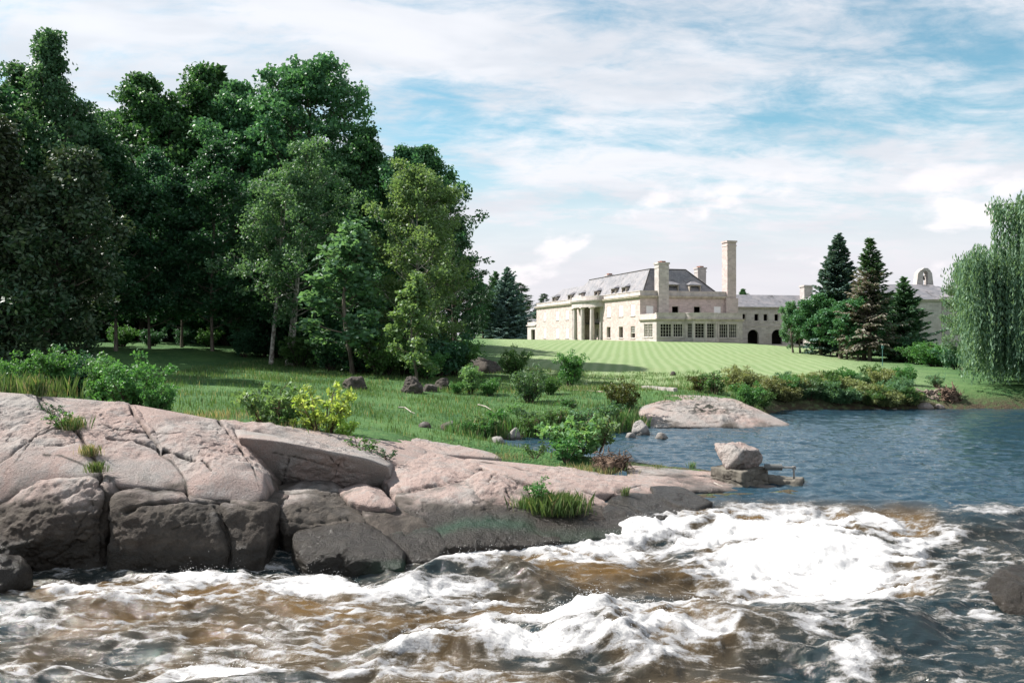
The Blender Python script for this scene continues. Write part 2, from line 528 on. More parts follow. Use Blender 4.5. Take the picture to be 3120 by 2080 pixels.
vo = N.n('ShaderNodeTexVoronoi', feature='DISTANCE_TO_EDGE', ins={'Vector': N.n('ShaderNodeMix', data_type='VECTOR', ins={0: .22, 4: stp, 5: N.n('ShaderNodeTexNoise', ins={'Vector': stp, 'Scale': 3.0, 'Detail': 4.0}).outputs['Color']}).outputs[1], 'Scale': 3.4})
lace = N.step(vo.outputs['Distance'], 0.0, .16, 1.0, 0.0)
v = N.math('ADD', fo, N.math('MULTIPLY', N.math('SUBTRACT', na, .5), 2.5))
v = N.math('ADD', v, N.math('MULTIPLY', N.math('SUBTRACT', nb, .5), 1.5))
v = N.math('ADD', v, N.math('MULTIPLY', N.math('SUBTRACT', nc, .5), 1.25))
v = N.math('ADD', v, N.math('MULTIPLY', N.math('MULTIPLY', lace, .40), rp))
ff = N.math('MULTIPLY', N.step(v, .22, 1.0), .94)
thin = N.step(v, .12, .55)
deep = N.mix(am, N.mix(N.step(rp, .2, 1.0), (0.018, 0.044, 0.064), (0.009, 0.020, 0.024)), (0.105, 0.060, 0.018))  # blue of the pool colour stands in for reflected sky
deep = N.mix(N.math('MULTIPLY', N.step(am, 0, 1, .15, .55), N.math('MULTIPLY', thin, rp)), deep, (0.13, 0.095, 0.056))
bump1 = N.noise(N.n('ShaderNodeMapping', ins={0: pos, 3: (.8, 1.3, 1)}).outputs[0], 5.5, 5, .6, .3)
bmp = N.n('ShaderNodeBump', ins={'Strength': N.step(rp, 0, 1, .34, .55), 'Distance': .06, 'Height': N.math('ADD', bump1, N.math('MULTIPLY', N.math('MULTIPLY', nc, .35), rp))}).outputs[0]
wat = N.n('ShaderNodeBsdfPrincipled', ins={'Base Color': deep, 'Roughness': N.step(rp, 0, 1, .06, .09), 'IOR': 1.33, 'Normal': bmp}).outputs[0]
fcol = N.mix(N.step(v, .5, 1.1), (0.1806, 0.1677, 0.1505), (0.325, 0.322, 0.325))
fcol = N.mix(N.step(v, 1.1, 1.9), fcol, (0.68, 0.665, 0.65))
fb = N.n('ShaderNodeBump', ins={'Strength': .45, 'Distance': .04, 'Height': N.math('ADD', nb, nc)}).outputs[0]
fom = N.n('ShaderNodeBsdfPrincipled', ins={'Base Color': fcol, 'Roughness': .55, 'Specular IOR Level': .3, 'Normal': fb}).outputs[0]
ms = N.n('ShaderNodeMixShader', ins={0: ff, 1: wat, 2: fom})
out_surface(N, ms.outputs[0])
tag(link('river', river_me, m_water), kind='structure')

# ------------------------------------------------------------------ granite
m_rock, N = mat_new('granite')
pos = N.n('ShaderNodeNewGeometry').outputs['Position']
r1_ = N.noise(pos, .55, 5, .6, .3)
r2_ = N.noise(pos, 3.0, 6, .65, .4)
r3_ = N.noise(pos, 26.0, 4, .7)
r4_ = N.noise(pos, 70.0, 2, .6)
c = N.mix(N.step(N.math('ADD', r1_, N.math('MULTIPLY', N.attr('pink'), .55)), .48, .80), (0.2666, 0.2512, 0.2357), (0.3091, 0.228, 0.2009))
c = N.mix(N.math('MULTIPLY', N.step(r2_, .48, .66), .6), c, (0.2604, 0.2478, 0.2352))
c = N.mix(N.math('MULTIPLY', N.step(N.noise(pos, 1.3, 6, .7, .6), .56, .68), .55), c, (0.3632, 0.34, 0.3207))
c = N.mix(N.math('MULTIPLY', N.step(r3_, .52, .68), .62), c, (0.15, 0.125, 0.11))
c = N.mix(N.math('MULTIPLY', N.step(r4_, .55, .66), .5), c, (0.60, 0.53, 0.49))
dk = N.step(N.math('ADD', N.attr('dark'), N.math('MULTIPLY', N.math('SUBTRACT', r2_, .5), .8)), .25, .85)
darkc = N.mix(N.step(r2_, .35, .7), (0.026, 0.022, 0.018), (0.078, 0.065, 0.052))
darkc = N.mix(N.math('MULTIPLY', N.step(r3_, .5, .75), .4), darkc, (0.14, 0.118, 0.10))
c = N.mix(N.math('MULTIPLY', dk, .93), c, darkc)
c = N.mix(N.math('MULTIPLY', N.attr('lichen'), N.step(r2_, .44, .56)), c, (0.035, 0.036, 0.028))
c = N.mix(N.math('MULTIPLY', N.attr('moss'), N.step(r3_, .15, .5)), c, (0.016, 0.115, 0.055))
c = N.mix(N.math('MULTIPLY', N.attr('crack'), .85), c, (0.03, 0.027, 0.022))
c = N.mix(N.math('MULTIPLY', N.step(N.attr('wet'), .1, .9), .72), c, (0.014, 0.012, 0.009))
rough = N.step(N.attr('wet'), .1, .9, .88, .28)
bmp = N.n('ShaderNodeBump', ins={'Strength': .9, 'Distance': .045, 'Height': N.math('ADD', r3_, N.math('MULTIPLY', r2_, 2.0))}).outputs[0]
out_surface(N, N.n('ShaderNodeBsdfPrincipled', ins={'Base Color': c, 'Roughness': rough, 'Specular IOR Level': .25, 'Normal': bmp}).outputs[0])


def cube_sphere(nx, ny, nz):
    """unit cube surface points with welded seams"""
    ax = [np.linspace(-1, 1, k + 1) for k in (nx, ny, nz)]
    ids, V_, F_ = {}, [], []
    keys = []
    quads = []
    off = 0
    for a, (b, c_) in ((0, (1, 2)), (1, (2, 0)), (2, (0, 1))):
        for s in (-1, 1):
            A, B = np.meshgrid(ax[b], ax[c_])
            pts = np.zeros(A.shape + (3,))
            pts[..., a] = s
            pts[..., b] = A
            pts[..., c_] = B
            f = grid_faces(A.shape[1], A.shape[0])
            if s < 0:
                f = f[:, ::-1]
            V_.append(pts.reshape(-1, 3))
            F_.append(f + off)
            off += A.size
    V_ = np.concatenate(V_)
    F_ = np.concatenate(F_)
    _, idx, inv = np.unique(np.round(V_ * 1e5).astype(np.int64), axis=0, return_index=True, return_inverse=True)
    return V_[idx], inv.ravel()[F_]


CRACKS = [  # (polyline in picture pixels, half width px, depth m)
    ([(296, 922), (306, 950), (322, 966), (334, 985), (344, 1003), (360, 1018), (372, 1040), (392, 1058), (408, 1078), (424, 1100), (430, 1128), (433, 1150)], 4.5, .16),
    ([(78, 902), (100, 930), (130, 955), (168, 980), (186, 1000), (196, 1030), (214, 1052), (226, 1076), (236, 1105), (243, 1140), (245, 1190), (240, 1240), (236, 1290)], 5.0, .18),
    ([(240, 1004), (300, 1010), (345, 1022), (370, 1030)], 3.0, .10),
    ([(372, 1032), (420, 1044), (452, 1056)], 3.5, .10),
    ([(462, 1054), (475, 1066), (486, 1080)], 3.0, .08),
    ([(226, 972), (290, 990), (335, 995), (420, 994), (470, 1003)], 2.2, .05),
    ([(-20, 1075), (40, 1035), (70, 1010), (110, 985), (160, 978)], 2.4, .06),
    ([(30, 1065), (60, 1030), (95, 985), (140, 970)], 2.0, .05),
    ([(100, 1025), (140, 1018), (176, 1016)], 2.6, .07),
    ([(94, 1044), (140, 1046), (180, 1062), (200, 1070)], 3.4, .09),
    ([(498, 960), (530, 1000), (556, 1030), (585, 1064)], 3.2, .10),
    ([(556, 1040), (580, 1072), (592, 1110), (600, 1140)], 2.2, .05),
    ([(495, 1158), (508, 1190), (520, 1235), (530, 1298)], 3.0, .09),
    ([(390, 1215), (440, 1198), (500, 1186)], 2.0, .03),
    ([(280, 1180), (330, 1160), (420, 1148), (520, 1150), (600, 1172)], 3.4, .08),
    ([(616, 1036), (668, 1048), (716, 1060), (760, 1072)], 2.2, .06),
    ([(664, 1050), (656, 1080), (650, 1100)], 1.8, .05),
    ([(756, 1050), (776, 1070), (768, 1100)], 1.8, .05),
    ([(912, 1110), (935, 1150), (960, 1180), (990, 1212)], 2.0, .05),
    ([(905, 1135), (960, 1124), (1020, 1112), (1072, 1100)], 2.6, .06),
    ([(1118, 1104), (1130, 1090), (1146, 1086)], 2.4, .05), ([(1170, 1110), (1186, 1118), (1196, 1100)], 2.2, .05), ([(1160, 1120), (1172, 1140), (1164, 1160)], 2.2, .05),
    ([(1100, 1060), (1200, 1075), (1300, 1092)], 1.6, .03), ([(650, 1195), (720, 1200), (800, 1190), (845, 1185)], 2.4, .05),
    ([(1390, 1150), (1420, 1130), (1460, 1115), (1500, 1110)], 2.0, .04), ([(1330, 1160), (1400, 1150), (1440, 1160), (1480, 1185)], 2.2, .05),
    ([(1500, 935), (1560, 945), (1640, 938), (1700, 955), (1740, 952)], 1.5, .05), ([(1678, 985), (1690, 962), (1716, 950)], 1.6, .06), ([(1490, 965), (1600, 972), (1680, 966)], 1.2, .03),
]


def stain_z(X):
    return np.interp(X, [-12, -6, -4, 0, 3, 6], [.85, .80, .62, .46, .32, .18])


def block(name, pts, parent=None, p=26, res=.05, amp=.05, seed=0, pink=.3, stain=None, wetz=-.30, mat=None, cracks=True, dks=.98, mossf=None, lich=None):
    """rounded, weathered block of rock: convex hull of corner points, edges eased, surface roughened"""
    bm = bmesh.new()
    for q in pts:
        bm.verts.new(q)
    r = bmesh.ops.convex_hull(bm, input=bm.verts)
    bmesh.ops.recalc_face_normals(bm, faces=bm.faces)
    c0 = np.array(pts).mean(0)
    pl = []
    for f in bm.faces:
        nn = np.array(f.normal)
        d = float(nn @ (np.array(f.calc_center_median()) - c0))
        if d < 0:
            nn, d = -nn, -d
        if d < 1e-3 or f.calc_area() < 1e-5:
            continue
        for (n2_, d2_) in pl:
            if n2_ @ nn > .9995 and abs(d2_ - d) < .02:
                break
        else:
            pl.append((nn, d))
    bm.free()
    ext = np.array(pts).max(0) - np.array(pts).min(0)
    nn_ = [int(np.clip(e / res, 6, 260)) for e in ext]
    V_, F_ = cube_sphere(*nn_)
    V_ = np.tan(V_ * (math.pi / 4) * .96)
    dirs = V_ * ext
    dirs /= np.linalg.norm(dirs, axis=1, keepdims=True)
    acc = np.zeros(len(dirs))
    nrm = np.zeros_like(dirs)
    for (nn, d) in pl:
        w_ = np.maximum(dirs @ nn, 0) / d
        wp = w_ ** p
        acc += wp
        nrm += wp[:, None] * nn
    rr = acc ** (-1.0 / p)
    nrm /= np.linalg.norm(nrm, axis=1, keepdims=True) + 1e-9
    pos_ = c0 + dirs * rr[:, None]
    x, y, z = pos_.T
    crv = fbm(x * 1.0, y, z * 1.25, octaves=4, freq=.8, gain=.6, seed=seed + 31)
    dsp = -amp * 1.1 * np.exp(-(crv / .035) ** 2) * sstep(fbm(x, y, z, octaves=2, freq=.5, seed=seed + 37), -.05, .25)
    dsp = dsp + 1.25 * amp * (1.6 * fbm(x, y, z, octaves=3, freq=.75, seed=seed) + .8 * fbm(x, y, z * 1.4, octaves=3, freq=3.0, gain=.55, seed=seed + 5)
                 + .22 * fbm(x, y, z, octaves=2, freq=14, seed=seed + 9))
    u, v = uv_of(x, y, z)
    cm = np.zeros(len(x))
    if cracks:
        wob = 3.0 * fbm(u * .03, v * .03, octaves=3, seed=77)
        for (ln, wdt, dep) in CRACKS:
            la = np.array(ln)
            if u.max() < la[:, 0].min() or u.min() > la[:, 0].max() or v.max() < la[:, 1].min() or v.min() > la[:, 1].max():
                continue
            d, t = line_d(u + wob, v + wob * .7, ln)
            k = .55 + .9 * np.clip(.5 + 1.3 * perlin(t * 9, t * 0 + wdt, seed=5), 0, 1)
            fade = sstep(t, 0, .06) * (1 - sstep(t, .94, 1))
            g = np.exp(-(d / (wdt * .7 * k)) ** 2) * fade
            dsp = dsp - dep * g * (.45 + .6 * k)
            cm = np.maximum(cm, np.exp(-(d / (wdt * .55 * k)) ** 2) * fade * k)
    facing = (nrm * (pos_ - np.array([0, 0, CAMH]))).sum(1) < 0.2
    cm = np.where(facing, cm, 0)
    pos_ = pos_ + nrm * dsp[:, None]
    zz = pos_[:, 2]
    sz = stain_z(pos_[:, 0]) if stain is None else stain
    dark = dks * (1 - sstep(zz - sz - .34 * fbm(x, y, z, octaves=4, freq=.8, gain=.6, seed=8), -.80, .42))
    dark = dark + (.25 * (1 - sstep(zz, -.5, .6)) - .30 * fbm(x, y, z, octaves=3, freq=1.1, gain=.6, seed=55)) * (dark > .02)
    wet = 1 - sstep(zz - wetz + .12 * fbm(x, y, z, octaves=3, freq=1.2, seed=18), -.15, .30)
    mo = np.zeros(len(x)) if mossf is None else mossf(u, v, zz)
    li = np.zeros(len(x)) if lich is None else lich(u, v, zz)
    me = mesh_np(name, pos_, F_, attrs={'dark': dark, 'wet': wet, 'crack': np.clip(cm, 0, 1), 'pink': np.full(len(x), pink), 'moss': mo, 'lichen': li})
    o = link(name, me, mat or m_rock, parent)
    return o


def back(pts, dy, dz=0.0, down=None):
    """copies of the corner points pushed back (and down) to give a block its hidden depth"""
    o = [Vector((q[0] * (1 + dy / q[1] * .6), q[1] + dy, q[2] + dz)) for q in pts]
    if down is not None:
        o += [Vector((q[0], q[1] + .1, down)) for q in pts]
    return o


def B(*t):
    return [P(*q) for q in t]


outcrop = empty('granite_outcrop', (-4, 19, 0))
tag(outcrop, 'long pink and grey granite outcrop with dark stained foot along the foaming rapids', 'rock')


def ob(pts, **kw):
    o = block('rock_block', pts, None, **kw)
    o.parent = outcrop
    o.matrix_parent_inverse = outcrop.matrix_world.inverted()
    return o


bpy.context.view_layer.update()
outcrop_inv = Matrix.Translation((4, -19, 0))


def ob(pts, **kw):
    o = block('rock_block', pts, outcrop, **kw)
    o.matrix_parent_inverse = outcrop_inv
    return o


# upper dome: three big pink pieces between the long joints
q = B((-160, 893, 20.6), (0, 897, 20.6), (82, 905, 20.6), (98, 930, 20.2), (135, 960, 19.6), (176, 985, 19.1), (205, 1035, 18.2), (226, 1070, 17.75), (238, 1092, 17.5),
      (90, 1100, 17.35), (0, 1165, 17.15), (-160, 1200, 17.1), (40, 1000, 18.55), (120, 1030, 18.05), (-100, 1000, 18.6), (60, 1065, 17.55))
ob(q + B((-160, 905, 24), (95, 912, 24)) + [Vector((-12, 19, -1)), Vector((-8.6, 19, -1)), Vector((-12, 24, -1)), Vector((-8.6, 24, -1))], p=34, seed=1, amp=.045, pink=.30)
q = B((88, 908, 20.6), (200, 915, 20.75), (305, 926, 20.9), (332, 985, 19.8), (372, 1040, 18.9), (424, 1098, 17.95), (432, 1128, 17.55),
      (250, 1112, 17.4), (240, 1098, 17.45), (212, 1042, 18.1), (178, 990, 19.05), (130, 955, 19.75), (250, 990, 19.25), (310, 1065, 18.0), (260, 1060, 17.95))
ob(q + B((90, 915, 24), (310, 940, 24)) + [Vector((-9.0, 19, -1)), Vector((-7.0, 19, -1)), Vector((-9.6, 24, -.5)), Vector((-7.4, 24, -.5))], p=34, seed=2, amp=.04, pink=.42)
q = B((300, 926, 20.95), (390, 942, 21.1), (520, 968, 21.4), (545, 1000, 20.6), (566, 1036, 19.6), (604, 1092, 18.35), (612, 1128, 17.9), (606, 1172, 17.6),
      (436, 1148, 17.45), (432, 1120, 17.6), (424, 1096, 17.95), (376, 1042, 18.85), (336, 985, 19.8), (470, 1020, 19.1), (520, 1085, 17.95), (470, 1095, 17.85))
ob(q + B((300, 945, 24), (520, 985, 24)) + [Vector((-7.1, 19, -1)), Vector((-5.5, 19, -1)), Vector((-7.4, 23.5, -.5)), Vector((-5.8, 23.5, -.5))], p=34, seed=3, amp=.04, pink=.40)
# dark stained blocks at the foot of the dome
q = B((-60, 1190, 17.0), (25, 1158, 16.95), (90, 1104, 17.1), (215, 1090, 17.15), (238, 1130, 16.95), (240, 1200, 16.7), (236, 1300, 16.75), (90, 1310, 16.5), (-60, 1310, 16.6), (120, 1190, 16.45), (60, 1250, 16.35), (180, 1220, 16.5))
ob(q + [Vector((-11, 19, -1.2)), Vector((-8, 19, -1.2)), Vector((-11, 19, .6)), Vector((-8, 19, .7)), Vector((-10.4, 16.7, -1.4)), Vector((-8.3, 16.8, -1.4))], p=22, seed=4, amp=.06, stain=.98, wetz=-.15)
q = B((246, 1130, 17.0), (300, 1120, 17.1), (430, 1150, 17.15), (496, 1160, 17.1), (510, 1200, 16.85), (528, 1310, 16.6), (380, 1310, 16.45), (244, 1305, 16.55), (320, 1200, 16.55), (420, 1230, 16.6), (246, 1190, 16.75))
ob(q + [Vector((-8.0, 19, -1.2)), Vector((-5.9, 19, -1.2)), Vector((-8, 19, .6)), Vector((-5.9, 19, .5)), Vector((-8.1, 16.6, -1.4)), Vector((-5.7, 16.6, -1.4))], p=22, seed=5, amp=.045, stain=.98, wetz=-.35)
q = B((500, 1158, 17.1), (570, 1165, 17.2), (606, 1182, 17.1), (613, 1230, 16.9), (612, 1312, 16.75), (532, 1312, 16.6), (515, 1215, 16.85), (560, 1240, 16.7))
ob(q + [Vector((-5.9, 19, -1.2)), Vector((-5.05, 19, -1.2)), Vector((-5.9, 19, .5)), Vector((-5.05, 19, .4)), Vector((-5.7, 16.7, -1.4)), Vector((-5.0, 16.8, -1.4))], p=24, seed=6, amp=.04, stain=.98, wetz=-.35)
# long block with the shaded overhang
q = B((548, 1003, 19.9), (640, 1012, 19.85), (704, 1023, 19.9), (753, 1044, 19.95), (841, 1051, 20.15), (893, 1072, 20.35), (902, 1114, 20.75), (866, 1122, 20.9), (775, 1112, 20.75), (626, 1122, 20.6), (562, 1060, 20.2),
      (530, 978, 22), (640, 993, 22.6), (735, 1010, 22.8), (840, 1035, 22.6), (905, 1060, 21.8))
ob(q + [Vector((-6, 24, -.5)), Vector((-3, 24, -.5)), Vector((-5.9, 21.4, -.4)), Vector((-3.1, 21.4, -.2))], p=60, seed=7, amp=.045, pink=.2, stain=.2)
ob(B((620, 1080, 21.0), (760, 1080, 21.0), (890, 1080, 21.0), (620, 1210, 20.6), (890, 1210, 20.4)) + [Vector((-6, 23, -1)), Vector((-3, 23, -1)), Vector((-6, 23, .6)), Vector((-3, 23, .6))], p=30, seed=8, amp=.05, pink=.1, res=.08)
# slabs stepping down below it
q = B((612, 1122, 20.0), (752, 1098, 20.7), (782, 1120, 20.2), (842, 1192, 18.0), (846, 1208, 17.85), (650, 1206, 17.55), (640, 1180, 17.8), (616, 1150, 18.4), (720, 1150, 18.45))
ob(q + back(q, .2, 0, -1.2), p=34, seed=9, amp=.035, pink=.1)
q = B((664, 1240, 17.15), (676, 1218, 17.45), (850, 1203, 17.85), (896, 1236, 17.35), (930, 1276, 16.85), (932, 1312, 16.6), (700, 1306, 16.55), (760, 1262, 16.65), (680, 1262, 16.8))
ob(q + back(q, .3, 0, -1.4), p=30, seed=10, amp=.03, stain=1, wetz=-.05, mossf=lambda u, v, z: sstep(v, 1280, 1294) * sstep(u, 800, 930) * .9)
q = B((776, 1122, 20.0), (834, 1105, 20.5), (872, 1120, 20.2), (910, 1158, 18.55), (896, 1168, 18.4), (832, 1158, 18.45), (800, 1148, 18.7), (850, 1130, 18.85))
ob(q + back(q, .1, -.5), p=26, seed=11, amp=.03, pink=.6, stain=.2)
q = B((826, 1156, 18.7), (920, 1166, 18.75), (950, 1178, 18.6), (990, 1212, 18.0), (988, 1224, 17.8), (888, 1234, 17.5), (836, 1190, 18.1), (900, 1196, 18.15))
ob(q + back(q, .3, 0, -1.2), p=30, seed=12, amp=.03, pink=.1)
q = B((892, 1222, 17.7), (982, 1212, 18.0), (1010, 1228, 17.7), (1030, 1256, 17.3), (1000, 1286, 17.0), (935, 1292, 16.9), (905, 1254, 17.2))
ob(q + back(q, .4, 0, -1.3), p=14, seed=13, amp=.04, stain=1, wetz=-.1, mossf=lambda u, v, z: .35 * sstep(v, 1240, 1215))
# central sloping slab with the weed covered lip
mossA = lambda u, v, z: np.exp(-((v - np.interp(u, [985, 1050, 1120, 1200, 1320], [1222, 1203, 1197, 1206, 1236])) / 13) ** 2) * sstep(u, 975, 1010) * (1 - sstep(u, 1170, 1290))
q = B((906, 1138, 19.3), (1074, 1103, 19.9), (1100, 1118, 19.7), (1146, 1146, 19.2), (1232, 1170, 18.9), (1322, 1238, 17.9), (1200, 1250, 17.5), (1000, 1256, 17.3), (988, 1215, 17.95), (930, 1165, 18.85), (1100, 1180, 18.3), (1110, 1212, 17.75), (1010, 1180, 18.4))
ob(q + back(q, .4, 0, -1.3), p=34, seed=14, amp=.035, pink=.25, mossf=mossA, wetz=.02)
q = B((1180, 1168, 18.9), (1330, 1176, 18.9), (1440, 1192, 18.7), (1490, 1194, 18.8), (1440, 1228, 18.1), (1300, 1242, 17.75), (1230, 1226, 17.9), (1320, 1205, 18.25))
ob(q + back(q, .4, 0, -1.2), p=30, seed=15, amp=.025, stain=1, wetz=.05, mossf=lambda u, v, z: .5 * sstep(v, 1205, 1230))
# pale pink backs of the ridge
q = B((896, 1078, 21.0), (1000, 1083, 20.5), (1076, 1103, 20.0), (1000, 1118, 19.7), (912, 1136, 19.4), (904, 1112, 20.3), (960, 1098, 20.0), (820, 1030, 23.2), (1000, 1035, 23.4), (1120, 1065, 22.2), (1100, 1085, 21.0))
ob(q + back(q, .2, -.1, -1), p=34, seed=16, amp=.035, pink=.5, stain=0)
q = B((850, 985, 27.0), (900, 990, 26.9), (1000, 1012, 26.0), (1140, 1040, 24.6), (1155, 1052, 24.0), (1000, 1040, 23.2), (850, 1030, 23.0), (770, 1010, 23.8), (760, 990, 25.5))
ob(q + back(q, 0, -.8), p=34, seed=17, amp=.04, pink=.35, stain=0)
q = B((1044, 1116, 19.6), (1078, 1083, 20.1), (1134, 1076, 20.3), (1192, 1100, 20.0), (1228, 1144, 19.2), (1182, 1168, 18.75), (1100, 1146, 19.0), (1130, 1115, 19.25), (1160, 1130, 19.1))
ob(q + back(q, .8, -.1, -.8), p=12, seed=18, amp=.05, pink=.45, stain=.28)
q = B((1060, 1050, 23.8), (1200, 1062, 23.4), (1350, 1078, 22.9), (1470, 1096, 22.2), (1560, 1118, 21.2), (1600, 1136, 20.6), (1480, 1140, 20.2), (1330, 1128, 19.9), (1230, 1110, 20.0), (1130, 1078, 20.6), (1330, 1098, 21.4))
ob(q + back(q, .1, -.9), p=34, seed=19, amp=.03, pink=.5, stain=.08)
q = B((1210, 1112, 20.0), (1330, 1122, 20.1), (1390, 1140, 19.7), (1420, 1160, 19.3), (1340, 1172, 18.95), (1240, 1160, 19.0), (1220, 1140, 19.3))
ob(q + back(q, .2, -.9), p=26, seed=20, amp=.04, pink=.6, stain=.16)
q = B((1318, 1172, 19.0), (1346, 1158, 19.25), (1386, 1166, 19.15), (1392, 1192, 18.6), (1350, 1196, 18.5))
ob(q + back(q, .3, 0, -1), p=14, seed=21, amp=.03, stain=1)
q = B((1380, 1190, 18.7), (1390, 1166, 19.2), (1420, 1162, 19.3), (1470, 1184, 18.85), (1440, 1202, 18.4))
ob(q + back(q, .3, 0, -1), p=16, seed=22, amp=.03, stain=1, wetz=.1)
q = B((1390, 1148, 19.7), (1440, 1128, 20.2), (1500, 1128, 20.2), (1582, 1158, 19.5), (1560, 1180, 18.95), (1490, 1196, 18.6), (1430, 1172, 19.1))
ob(q + back(q, .1, -.8), p=24, seed=23, amp=.022, stain=1, wetz=.25)
q = B((1490, 1112, 20.9), (1560, 1112, 21.0), (1640, 1150, 19.9), (1600, 1172, 19.2), (1560, 1166, 19.35), (1500, 1135, 20.1))
ob(q + back(q, .1, -.7), p=24, seed=24, amp=.02, stain=1, wetz=.4)
# flat wet shelf that carries the perched boulder
q = [PZ(1440, 1066, .17), PZ(1560, 1076, .13), PZ(1660, 1086, .08), PZ(1790, 1104, .02), PZ(1800, 1122, -.03), PZ(1640, 1128, .02), PZ(1540, 1122, .10), PZ(1440, 1100, .2)]
ob(q + [Vector((a.x, a.y, -.9)) for a in q], p=40, seed=25, amp=.02, stain=.12, wetz=.0, pink=.3)
# filling rock behind the dome, mostly under turf
ob([Vector((-13, 20.5, 2.0)), Vector((-8, 21.5, 1.9)), Vector((-5, 22.6, 1.25)), Vector((-2.4, 23.6, .85)), Vector((-13, 25, 1.5)), Vector((-5, 25.5, .9)), Vector((-13, 20, -1)), Vector((-2.4, 21, -1)), Vector((-13, 25, -1)), Vector((-2.4, 25.5, -1)), Vector((-2.0, 21.5, .5))], p=30, seed=26, amp=.05, res=.09, stain=0)


def boulder(name, label, px, py, w, h, Y, seed, cat='boulder', amp=.06, pink=.1, stain=-5.0, dep=1.0, group=None, z0=None, tilt=0, parent=None, p=7, res=None):
    """free boulder: seen centre of its foot at (px, py), w x h picture pixels, at depth Y"""
    rs = random.Random(seed)
    c0 = P(px, py, Y)
    W_, H_ = w / FPX * Y / 2, h / FPX * Y
    zb = c0.z if z0 is None else z0
    if stain < -2 and z0 is not None:
        stain = zb + H_ * 1.1 + .25  # land stones: level lifted above their tops to darken them overall
    pts = []
    for k in range(26):
        th = rs.uniform(0, 2 * math.pi)
        t = rs.uniform(-.35, 1.0)
        r_ = math.sqrt(max(0, 1 - max(0, t) ** 2.6)) * rs.uniform(.86, 1.05)
        pts.append(Vector((c0.x + W_ * r_ * math.cos(th) + tilt * t * W_, Y + W_ * dep * r_ * math.sin(th), zb + H_ * t)))
    o = block(name, pts, parent, p=p * 2, res=res or max(.04, W_ / 14), amp=amp * min(1, W_), seed=seed, pink=pink, stain=stain, wetz=-3 if z0 is not None and zb > .1 else stain - .1, cracks=False)
    if label:
        tag(o, label, cat, group)
    return o


# pale slab on the far bank
lichf = lambda u, v, z: np.clip(1.3 * np.exp(-((u - 1618) / 42) ** 2 - ((v - 935) / 16) ** 2) + .8 * np.exp(-((u - 1530) / 25) ** 2 - ((v - 925) / 7) ** 2) + .5 * np.exp(-((u - 1680) / 30) ** 2 - ((v - 940) / 8) ** 2), 0, 1)
q = B((1470, 984, 36.0), (1560, 982, 35.6), (1700, 985, 35.8), (1800, 984, 36.2), (1836, 982, 36.6), (1775, 962, 38), (1730, 940, 39), (1690, 914, 40), (1600, 905, 41), (1500, 905, 41), (1470, 915, 40.5), (1462, 950, 37.6), (1560, 940, 37.4), (1690, 945, 37.2))
far_slab = block('rock_slab', q + [Vector((5.5, 37, -1)), Vector((13.2, 37.2, -1)), Vector((5.5, 42, -1)), Vector((13, 42, -.6))], p=26, res=.07, amp=.05, seed=41, pink=.25, stain=.16, wetz=-.1, lich=lichf)
tag(far_slab, 'pale bare granite slab with black lichen patch sloping into the far side of the pool', 'rock')
# dark rock at the right edge of the rapids
q = B((2248, 1345, 15.2), (2275, 1308, 15.4), (2330, 1290, 15.6), (2420, 1285, 15.9), (2480, 1330, 15.2), (2480, 1450, 14.2), (2400, 1440, 14.1), (2330, 1410, 14.3), (2280, 1380, 14.6), (2360, 1340, 14.6))
dr = block('river_boulder', q + [Vector((8.6, 15.4, -1.3)), Vector((11, 15.4, -1.3)), Vector((8.8, 14.2, -1.3)), Vector((11, 14, -1.3))], p=14, res=.05, amp=.04, seed=42, stain=2, wetz=.6, cracks=False)
tag(dr, 'dark wet rounded boulder rising from the rapids opposite the outcrop', 'boulder')
dl = boulder('river_boulder', 'low dark brown boulder awash at the foot of the big pink dome', -20, 1345, 190, 75, 15.3, 43, stain=2, amp=.05)
# stones of the little inlet
k = 0
for (px, py, w, h, Y, lab) in [
        (1510, 980, 64, 34, 34.5, 'pale rounded stone lying between the dark bush and the bare slab'),
        (1470, 1000, 62, 42, 33.5, 'grey blocky stone at the mouth of the inlet below the dark bush'),
        (1448, 1008, 40, 22, 32.8, 'small grey stone in shallow water beside the blocky inlet stone'),
        (1520, 1010, 52, 24, 32.2, 'low pointed stone awash alone in the pool'),
        (1140, 1022, 60, 26, 30.8, 'flat grey stone at the inner end of the inlet'),
        (1180, 1010, 46, 40, 31.4, 'pale upright stone among reeds at the inlet'),
        (1240, 996, 50, 26, 32.5, 'grey stone in the reeds on the meadow side of the inlet'),
        (1320, 1000, 44, 24, 32.5, 'small grey stone under the leaning reeds of the inlet'),
        (1030, 985, 60, 30, 33.5, 'rounded pinkish stone half sunk in grass near the ridge'),
        (975, 980, 50, 20, 33.0, 'low pale stone half sunk in the meadow edge'),
        (1100, 975, 30, 22, 34, 'small brown stone in the grass above the reeds'),
        (1330, 965, 40, 24, 35, 'small grey stone on the grassy bank beside the dark bush'),
        (1290, 960, 34, 18, 35.5, 'flat little stone on the grassy bank above the reeds')]:
    g0 = gpix(px, py) if py < 998 else PZ(px, py, -.05)
    boulder('stone', lab, px, py, w * .8, h * .95, g0.y, 50 + k, cat='stone', pink=-.4, stain=.1 if py > 998 else -5, z0=g0.z - (.05 if py > 998 else .3 * h / FPX * g0.y))
    k += 1
